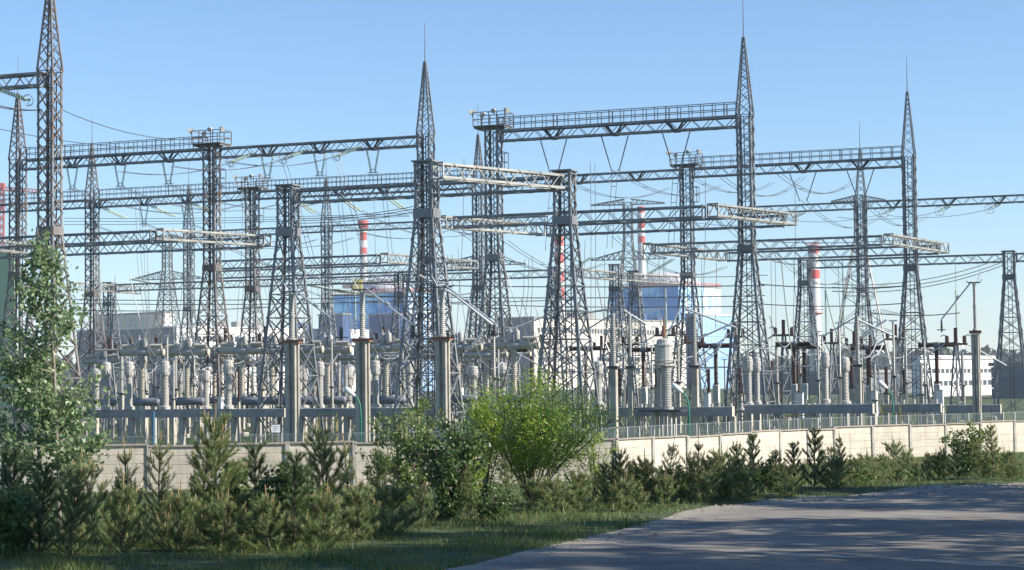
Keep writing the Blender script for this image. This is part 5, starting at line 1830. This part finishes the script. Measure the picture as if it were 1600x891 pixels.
def make_shrub(H, W, nst, nleaf, size, aspect, leafm, seed, low=0.25, dome=True, barkm='bark'):
    r = np.random.default_rng(seed)
    wood = MB()
    pts = []
    per = nleaf // (nst * 7)
    for i in range(nst):
        a = 2 * PI * i / nst + r.uniform(-0.3, 0.3)
        lean = r.uniform(0.05, 1.0)
        tx, ty = math.cos(a) * lean * W * 0.5, math.sin(a) * lean * W * 0.5
        hh = H * (1 - 0.35 * lean ** 2) * r.uniform(0.85, 1.0)
        b = []
        for k in range(9):
            t = k / 8
            b.append(np.array([tx * t ** 1.3, ty * t ** 1.3, hh * t - 0.1]) + r.normal(size=3) * 0.03 * H * t * 0.5)
        b = np.array(b)
        wood.tube([tuple(q) for q in b], 0.028 * H / 3.5, 5, 0.006)
        for j in range(7):
            f = r.uniform(low, 1.0)
            k = f * 7.99
            p = b[int(k)] + (b[int(k) + 1] - b[int(k)]) * (k % 1)
            aa = r.uniform(0, 2 * PI)
            L = r.uniform(0.25, 0.55) * W * 0.42 * (1.15 - 0.4 * f)
            c = branch_path(p, (math.cos(aa), math.sin(aa), r.uniform(0.2, 1.0)), L, 4, r, 0.4)
            wood.tube([tuple(q) for q in c], 0.009 * H / 3.5, 4, 0.003)
            nl = int(per * r.uniform(0.5, 1.5))
            t = r.uniform(0.0, 1.0, nl) * 3.999
            ii = t.astype(int)
            q = c[ii] + (c[ii + 1] - c[ii]) * (t - ii)[:, None]
            pts.append(q + r.normal(size=(nl, 3)) * 0.035 * W)
    P = np.concatenate(pts)
    P = P[P[:, 2] > 0.05]
    v, f = leaf_quads(P, size, aspect, r, 0.3)
    return wood.mesh('shrub_wood', barkm, True), np_mesh('shrub_leaves', v, f, leafm)


def make_pine(H, W, seed, needlem, candles=True, dens=1.0):
    r = np.random.default_rng(seed)
    wood = MB()
    tr = branch_path((0, 0, -0.15), (0, 0, 1), H + 0.15, 8, r, 0.06, 0.1)
    wood.tube([tuple(p) for p in tr], 0.028 * H / 2.5, 6, 0.008)
    shoots = MB()
    P, D = [], []

    def tuft(path, f0, f1, n):
        t = (f0 + (f1 - f0) * r.uniform(0, 1, n)) * (len(path) - 1.001)
        i = t.astype(int)
        d = path[i + 1] - path[i]
        P.append(path[i] + d * (t - i)[:, None])
        d = d / np.linalg.norm(d, axis=1)[:, None]
        D.append(d)

    def candle(p, d, s):
        e = np.array(p) + np.array(d) * s
        shoots.lathe([(0.008, 0), (0.014, s * 0.3), (0.012, s * 0.8), (0.004, s)], p, d, 5)

    nw = max(4, int(H / 0.34))
    for wv in range(nw):
        f = 0.06 + 0.90 * (wv + r.uniform(-0.2, 0.2)) / nw
        f = min(max(f, 0.03), 0.95)
        k = f * 8
        p = tr[int(k)] + (tr[min(8, int(k) + 1)] - tr[int(k)]) * (k % 1)
        nb = r.integers(4, 7)
        a0 = r.uniform(0, 2 * PI)
        for j in range(nb):
            a = a0 + 2 * PI * j / nb + r.uniform(-0.25, 0.25)
            L = W * 0.5 * (1.08 - f) ** 0.6 * r.uniform(0.75, 1.1)
            el = 0.5 + 0.9 * f
            b = branch_path(p, (math.cos(a), math.sin(a), el), L, 5, r, 0.15, 0.11)
            wood.tube([tuple(q) for q in b], 0.010, 4, 0.004)
            tuft(b, 0.1, 1.0, int(360 * L * dens))
            d = b[-1] - b[-2]; d = d / np.linalg.norm(d) * 0.5 + np.array([0, 0, 1]); d /= np.linalg.norm(d)
            if candles and r.uniform() < 0.35 + 0.3 * f:
                candle(tuple(b[-1]), tuple(d), r.uniform(0.10, 0.2))
            for q in range(int(2 + L * 3)):
                g = r.uniform(0.3, 0.95) * 4.99
                pp = b[int(g)] + (b[int(g) + 1] - b[int(g)]) * (g % 1)
                aa = a + r.choice([-1, 1]) * r.uniform(0.5, 1.1)
                c = branch_path(pp, (math.cos(aa), math.sin(aa), r.uniform(0.3, 1.0)), L * r.uniform(0.2, 0.42), 3, r, 0.15, 0.12)
                tuft(c, 0.0, 1.0, int(330 * np.linalg.norm(c[-1] - c[0]) * dens))
                if candles and r.uniform() < 0.16:
                    candle(tuple(c[-1]), (r.uniform(-0.2, 0.2), r.uniform(-0.2, 0.2), 0.95), r.uniform(0.07, 0.15))
    tuft(tr, 0.55, 1.0, int(140 * H * 0.5))
    if candles:
        candle(tuple(tr[-1]), (0, 0, 1), 0.3)
    P, D = np.concatenate(P), np.concatenate(D)
    n = len(P)
    rnd = r.normal(size=(n, 3))
    side = np.cross(D, rnd); side /= np.linalg.norm(side, axis=1)[:, None]
    nd = side * 0.8 + D * 0.75 + np.array([0, 0, 0.25])
    nd /= np.linalg.norm(nd, axis=1)[:, None]
    L = r.uniform(0.085, 0.15, n)[:, None]
    w = np.cross(nd, side); w /= np.linalg.norm(w, axis=1)[:, None] + 1e-9
    v = np.stack([P - w * 0.0055, P + w * 0.0055, P + nd * L], 1).reshape(-1, 3)
    f = np.arange(3 * n).reshape(n, 3)
    return wood.mesh('pine_wood', 'bark', True), np_mesh('pine_needles', v, f, needlem), (shoots.mesh('pine_shoots', 'candle') if candles else None)


def plant(name, meshes, names, p, rz, sc, label, cat, group=None):
    spec = []
    for m, nme in zip(meshes, names):
        if m is not None:
            spec.append((nme, m, -1, None, STUFF if nme in ('foliage', 'needles', 'shoots') else None))
    return spawn(name, spec, p, rz, label, cat, group, sc)


# poplar
p = ground_hit(92, 838)
h = (at(92, 352, p.y).z - p.z)
plant('poplar_tree', make_poplar(h, 11), ('trunk', 'foliage'), p, 0.6, 1.0, 'young poplar tree with glossy leaves at the left edge', 'tree')
p2 = ground_hit(20, 850)
plant('poplar_tree', make_poplar(h * 0.62, 15), ('trunk', 'foliage'), p2 + Vector((0, 2, 0)), 2.0, 1.0, 'smaller leafy poplar half out of the frame at the left edge', 'tree')
# willow
p = ground_hit(828, 790)
plant('willow_bush', make_shrub(at(840, 578, p.y).z - p.z, 4.5, 26, 24000, 0.064, 0.4, 'leaf_willow', 21, 0.33), ('stems', 'foliage'), p, 0, 1.0, 'bright yellow green willow bush with bare lower stems in front of the wall', 'bush')
p = ground_hit(930, 780)
plant('willow_bush', make_shrub(1.9, 1.6, 8, 2200, 0.055, 0.36, 'leaf_willow', 22, 0.3), ('stems', 'foliage'), p, 0, 1.0, 'small sparse willow right of the bright green willow', 'bush')
p = ground_hit(758, 790)
plant('willow_bush', make_shrub(at(750, 600, p.y).z - p.z, 1.7, 8, 3600, 0.06, 0.4, 'leaf_willow', 23, 0.3), ('stems', 'foliage'), p, 0, 1.0, 'thin willow at the left flank of the bright green willow', 'bush')
# broadleaf shrubs
SHRUBS = [(702, 812, 640, 2.1, 14, 5200, 0.085, 0.8, 'leaf_dark', 31, 0.05, 'dark broadleaf bush left of the bright green willow'),
          (628, 800, 625, 2.0, 12, 3600, 0.075, 0.6, 'leaf_elder', 32, 0.15, 'light green leafy shrub before the centre tower foot'),
          (660, 790, 612, 1.6, 9, 2600, 0.07, 0.6, 'leaf_elder', 33, 0.25, 'thin light green shrub reaching up the centre tower'),
          (372, 845, 700, 1.1, 9, 2300, 0.085, 0.85, 'leaf_dark', 34, 0.05, 'dark round leaved bush between the left pines'),
          (440, 850, 712, 1.3, 10, 2400, 0.08, 0.8, 'leaf_dark', 35, 0.05, 'shaded dark bush right of the tall left pine'),
          (1516, 742, 652, 1.6, 10, 3000, 0.08, 0.6, 'leaf_elder', 36, 0.1, 'leafy green shrub before the right end of the wall'),
          (1195, 768, 705, 1.3, 8, 1500, 0.08, 0.5, 'leaf_elder', 37, 0.1, 'light green shrub among the right hand pines'),
          (20, 870, 760, 1.6, 10, 2600, 0.085, 0.8, 'leaf_dark', 38, 0.0, 'dark bush at the bottom left corner'),
          (190, 845, 715, 1.0, 7, 700, 0.075, 0.6, 'leaf_elder', 40, 0.1, 'thin light green sapling right of the poplar trunk'),
          (318, 848, 735, 0.9, 7, 700, 0.07, 0.6, 'leaf_elder', 41, 0.1, 'small light green sapling left of the tall left pine'),
          (482, 846, 730, 1.0, 7, 800, 0.07, 0.6, 'leaf_elder', 42, 0.1, 'small light green sapling left of the pine against the wall'),
          (592, 825, 690, 1.1, 8, 1100, 0.07, 0.55, 'leaf_elder', 43, 0.15, 'airy light green sapling left of the leafy centre shrub'),
          (735, 805, 650, 1.2, 8, 1300, 0.065, 0.5, 'leaf_willow', 44, 0.2, 'airy yellow green sapling between dark bush and willow'),
          (1065, 782, 712, 0.9, 7, 700, 0.07, 0.55, 'leaf_elder', 45, 0.1, 'light green sapling before the first panels of the receding wall'),
          (1135, 778, 708, 1.0, 7, 800, 0.07, 0.55, 'leaf_elder', 46, 0.1, 'light green sapling before the middle of the receding wall'),
          (1350, 758, 722, 1.0, 7, 700, 0.075, 0.55, 'leaf_elder', 47, 0.1, 'low light green sapling right of the dark upright pines'),
          (770, 815, 740, 1.4, 9, 1900, 0.07, 0.6, 'leaf_dark', 39, 0.0, 'low dark bush under the willow')]
for px, by, ty, W_, nst, nl, sz, asp, lm, sd_, low, lab in SHRUBS:
    p = ground_hit(px, by)
    plant('leafy_shrub', make_shrub(at(px, ty, p.y).z - p.z, W_, nst, nl, sz, asp, lm, sd_, low), ('stems', 'foliage'), p, 0, 1.0, lab, 'shrub', 'broadleaf shrubs')
# pines
PK = [make_pine(2.6, 1.7, 50, 'needle'), make_pine(2.6, 1.9, 51, 'needle'), make_pine(2.6, 2.2, 52, 'needle'), make_pine(2.6, 1.9, 53, 'needle_dark', False), make_pine(1.4, 1.7, 54, 'needle'), make_pine(1.3, 1.8, 55, 'needle', True), make_pine(2.8, 1.5, 56, 'needle', True, 0.8), make_pine(2.3, 1.3, 57, 'needle', True, 0.55), make_pine(2.0, 2.0, 58, 'needle', True, 0.7), make_pine(2.7, 1.8, 59, 'needle', True, 0.45)]
PH = [2.6, 2.6, 2.6, 2.6, 1.4, 1.3, 2.8, 2.3, 2.0, 2.7]
PINES = [(335, 852, 652, 2), (250, 848, 690, 9), (205, 850, 700, 7), (298, 850, 712, 9), (402, 840, 690, 3), (460, 852, 702, 3), (515, 840, 672, 2), (552, 822, 690, 7), (586, 815, 700, 9), (150, 850, 715, 8),
         (60, 868, 720, 3), (110, 870, 735, 2), (22, 865, 700, 3), (190, 862, 760, 4), (275, 862, 770, 5), (345, 862, 780, 5), (420, 862, 775, 4), (500, 858, 770, 5), (560, 845, 760, 4), (610, 835, 755, 5),
         (660, 825, 760, 4), (730, 815, 735, 0), (790, 800, 720, 0), (830, 800, 745, 4), (870, 802, 745, 5), (905, 798, 735, 4), (945, 792, 722, 1), (975, 790, 705, 2), (1010, 785, 715, 4), (1042, 782, 690, 9), (1075, 780, 708, 8), (1092, 776, 690, 7),
         (1120, 776, 712, 4), (1150, 772, 690, 1), (1180, 768, 676, 0), (1212, 768, 705, 2), (1243, 764, 690, 3), (1272, 762, 668, 3), (1300, 762, 712, 4), (1316, 760, 680, 6), (1342, 758, 715, 4), (1372, 756, 728, 5), (1400, 754, 732, 5),
         (1448, 750, 706, 1), (1475, 748, 700, 2), (1497, 748, 690, 3), (1535, 745, 690, 1), (1552, 746, 660, 6), (1575, 744, 705, 4), (1100, 786, 738, 5), (1170, 780, 735, 5), (1232, 775, 725, 5), (980, 798, 748, 5), (1040, 794, 742, 4)]
rp = random.Random(4)
for i in range(30):
    px = rp.uniform(955, 1425)
    base = 792 - (px - 950) * 0.085 + rp.uniform(-14, 2)
    PINES.append((round(px, 1), base, base - rp.uniform(30, 62), rp.choice([0, 1, 2, 4, 5, 7, 8, 9])))
for i in range(9):
    px = rp.uniform(10, 620)
    base = 852 - max(0, px - 480) * 0.15 + rp.uniform(-22, 6)
    PINES.append((round(px, 1), base, base - rp.uniform(45, 90), rp.choice([0, 1, 2, 3, 4, 5, 7, 8, 9, 9])))
for i in range(8):
    px = rp.uniform(1430, 1600)
    base = 748 + rp.uniform(-8, 3)
    PINES.append((round(px, 1), base, base - rp.uniform(25, 45), rp.choice([0, 1, 4, 5])))
for i, (px, by, ty, k) in enumerate(PINES):
    p = ground_hit(px, by)
    hgt = at(px, ty, p.y).z - p.z
    s_ = hgt / PH[k]
    zone = 0 if px < 640 else 1 if px < 960 else 2 if px < 1330 else 3
    mates = sorted(q[0] for q in PINES if (0 if q[0] < 640 else 1 if q[0] < 960 else 2 if q[0] < 1330 else 3) == zone)
    lab = '%s young pine from the left in %s' % (ORD[mates.index(px)], ('the shaded thicket on the left', 'the low growth around the willow', 'the row before the receding wall', 'the group at the right')[zone])
    lab = {0: 'dark ', 3: 'dark '}.get(k if k == 3 else -1, '') + lab
    sp_ = {}
    names = ('trunk', 'needles', 'shoots')
    eo = plant('young_pine', PK[k], names, p, random.uniform(0, 6.3), (s_ * random.uniform(1.0, 1.35), s_ * random.uniform(1.0, 1.35), s_), sp_.get(i, lab), 'pine', 'young pines along the verge')
    eo.rotation_euler = (random.gauss(0, 0.06), random.gauss(0, 0.06), eo.rotation_euler.z)

# grass
def grass_mesh(name, X, Y, h, w, matname, lean=0.35, r=rng):
    n = len(X)
    Z = gz(X, Y)
    P = np.stack([X, Y, Z - 0.01], 1)
    a = r.uniform(0, 2 * PI, n)
    d = np.stack([np.cos(a), np.sin(a), np.zeros(n)], 1)
    hh = h * r.uniform(0.5, 1.3, n)
    ln = r.normal(size=(n, 2)) * lean
    tip = P + np.stack([ln[:, 0] * hh, ln[:, 1] * hh, hh], 1)
    ww = (w * r.uniform(0.7, 1.3, n))[:, None]
    v = np.stack([P - d * ww, P + d * ww, tip], 1).reshape(-1, 3)
    return np_mesh(name, v, np.arange(3 * n).reshape(n, 3), matname)


def clump_noise(x, y):
    return np.sin(x * 1.7 + 0.8 * np.sin(y * 1.1)) * np.sin(y * 1.3 + 0.9 * np.sin(x * 0.7)) + 0.5 * np.sin(x * 4.1 + y * 2.7)


N = 330000
Y = 26 + 60 * rng.uniform(0, 1, N) ** 1.35
X = rng.uniform(-1, 1, N) * (Y * 0.30 + 1.5)
keep = (Y > edge_y(X) + 0.35 * clump_noise(X * 2.3, Y * 1.9) - 0.5 * rng.uniform(0, 1, N) ** 6) & (Y < 87)
cn = clump_noise(X, Y)
keep &= rng.uniform(0, 1, N) < 0.45 + 0.35 * cn
X, Y, cn = X[keep], Y[keep], cn[keep]
link('verge_grass', grass_mesh('verge_grass', X, Y, 0.10 + 0.08 * np.clip(cn, 0, 1.5), 0.009, 'grass', 0.5), None, None, {'kind': 'stuff', 'label': 'green grass on the verge between road and wall', 'category': 'grass'})
# grass behind the bend to the right
N = 60000
Y = rng.uniform(58, 122, N); X = rng.uniform(2, 38, N)
wl = np.interp(X, [4.66, 17.6, 35], [88.4, 106.1, 119.5])
k2 = (Y < wl - 0.3) & (Y > edge_y(X) + 1)
link('slope_grass', grass_mesh('slope_grass', X[k2], Y[k2], 0.13, 0.02, 'grass', 0.6), None, None, {'kind': 'stuff', 'label': 'sunlit grass bank at the foot of the receding wall', 'category': 'grass'})
# tall weeds
N = 16000
Y = rng.uniform(30, 62, N); X = rng.uniform(-1, 1, N) * (Y * 0.28)
k3 = (Y > edge_y(X) + 0.9) & (clump_noise(X * 0.8 + 3, Y * 0.8) > 0.55)
link('tall_weeds', grass_mesh('tall_weeds', X[k3], Y[k3], 0.28, 0.009, 'leaf_elder', 0.35), None, None, {'kind': 'stuff', 'label': 'taller weeds and seedlings along the verge', 'category': 'weeds'})
# yard grass
N = 50000
n_ = rng.uniform(98, 150, N); t_ = rng.uniform(-80, 5, N)
X, Y = n_ * NX + t_ * TX, n_ * NY + t_ * TY
k4 = (np.abs(X) < Y * 0.28) & (Y > 97)
wl = np.interp(X, [-33, 4.66, 17.6, 35], [94, 88.4, 106.1, 119.5])
k4 &= Y > wl + 3
link('yard_grass', grass_mesh('yard_grass', X[k4], Y[k4], 0.32, 0.03, 'grass_yard'), None, None, {'kind': 'stuff', 'label': 'grass growing in the yard behind the wall', 'category': 'grass'})

# pebbles and litter on the road edge
N = 1100
X = rng.uniform(-3, 15, N)
Y = edge_y(X) - rng.gamma(1.3, 1.1, N)
R = rng.gamma(2.0, 0.007, N) + 0.006
base = np.array([[1, 0, 0], [0, 1, 0], [-1, 0, 0], [0, -1, 0], [0, 0, 0.8]])
rot = rng.uniform(0, 6.28, N)
vx = base[None, :, 0] * np.cos(rot)[:, None] - base[None, :, 1] * np.sin(rot)[:, None]
vy = base[None, :, 0] * np.sin(rot)[:, None] + base[None, :, 1] * np.cos(rot)[:, None]
V = np.stack([X[:, None] + vx * R[:, None] * 1.4, Y[:, None] + vy * R[:, None], gz(X, Y)[:, None] + 0.015 + base[None, :, 2] * R[:, None]], 2).reshape(-1, 3)
fb = np.array([[0, 1, 4], [1, 2, 4], [2, 3, 4], [3, 0, 4]])
Fc = (np.arange(N)[:, None, None] * 5 + fb[None]).reshape(-1, 3)
link('road_gravel', np_mesh('road_gravel', V, Fc, 'bark_pale'), None, None, {'kind': 'stuff', 'label': 'loose gravel along the sandy road edge', 'category': 'gravel'})

# far tree line
def far_wood():
    r = np.random.default_rng(77)
    vs = []
    n = 260
    th = r.uniform(-0.34, 0.34, n)
    R = r.uniform(1250, 1700, n)
    for t, d in zip(th, R):
        cx, cy = math.sin(t) * d, math.cos(t) * d
        H = r.uniform(13, 24)
        m = 130
        p = r.normal(size=(m, 3)); p /= np.linalg.norm(p, axis=1)[:, None]
        p *= (r.uniform(0.5, 1, m) ** 0.5)[:, None]
        vs.append(np.array([cx, cy, H * 0.55]) + p * np.array([H * 0.42, H * 0.42, H * 0.48]))
    P = np.concatenate(vs)
    v, f = leaf_quads(P, 5.0, 0.8, r)
    return np_mesh('far_wood', v, f, 'far_leaf')


link('far_forest', far_wood(), None, None, {'kind': 'stuff', 'label': 'dark distant forest line behind the plant buildings', 'category': 'forest'})

# roadside pine wood on the right, beyond the frame, that shades the road and the verge
def shade_wood():
    r = np.random.default_rng(5)
    wood = MB()
    pts = []
    spots = []
    for i in range(60):
        for _ in range(40):
            x = r.uniform(15, 46)
            y = r.uniform(2, 46.5 - 0.22 * (x - 19))
            if x < 0.27 * max(y, 0) + 7.0:
                continue
            if all((x - a) ** 2 + (y - c) ** 2 > 6.2 for a, c in spots):
                spots.append((x, y))
                break
    for x, y in spots:
        H = r.uniform(0.9, 1.1) * float(np.interp(y + 0.23 * (x - 15), [25, 30, 35, 47], [23, 18, 12.8, 11.5]))
        wood.tube([(x, y, 1.4), (x + 0.1, y, H * 0.5), (x + r.uniform(-0.3, 0.3), y + 0.2, H + 1.2)], 0.17, 6, 0.04)
        nb = 26
        for j in range(nb):
            f = r.uniform(0.36, 1.0)
            a = r.uniform(0, 2 * PI)
            L = (1.25 - f) * r.uniform(1.6, 3.4)
            z = 1.8 + H * f - 0.4
            e = np.array([x + math.cos(a) * L, y + math.sin(a) * L, z + 0.3 * L])
            wood.bar((x, y, z), tuple(e), 0.05)
            m = 44
            t = r.uniform(0.35, 1.05, m)[:, None]
            pts.append(np.array([x, y, z]) * (1 - t) + e * t + r.normal(size=(m, 3)) * np.array([0.32, 0.32, 0.22]))
    P = np.concatenate(pts)
    v, f = leaf_quads(P, 0.42, 0.5, r)
    return wood.mesh('roadside_trunks', 'bark'), np_mesh('roadside_crowns', v, f, 'needle_dark')


tw, lw = shade_wood()
e = bpy.data.objects.new('roadside_wood', None)
C.objects.link(e)
e['kind'] = 'stuff'
e['label'] = 'tall pine wood along the road to the right that shades the asphalt'
e['category'] = 'wood'
link('trunks', tw, e, None, STUFF)
link('crowns', lw, e, None, STUFF)

# air
hb = MB()
hb.box(-3600, 3600, -450, 3600, -1.6, 110)
hm = bpy.data.materials.new('air')
hm.use_nodes = True
hm.node_tree.nodes.clear()
ho = hm.node_tree.nodes.new('ShaderNodeOutputMaterial')
hv = hm.node_tree.nodes.new('ShaderNodeVolumePrincipled')
hv.inputs['Color'].default_value = (0.86, 0.92, 1.0, 1)
hv.inputs['Density'].default_value = 0.00016
hm.node_tree.links.new(hv.outputs[0], ho.inputs['Volume'])
M['air'] = hm
link('haze', hb.mesh('haze', 'air'), None, None, {'kind': 'stuff'})
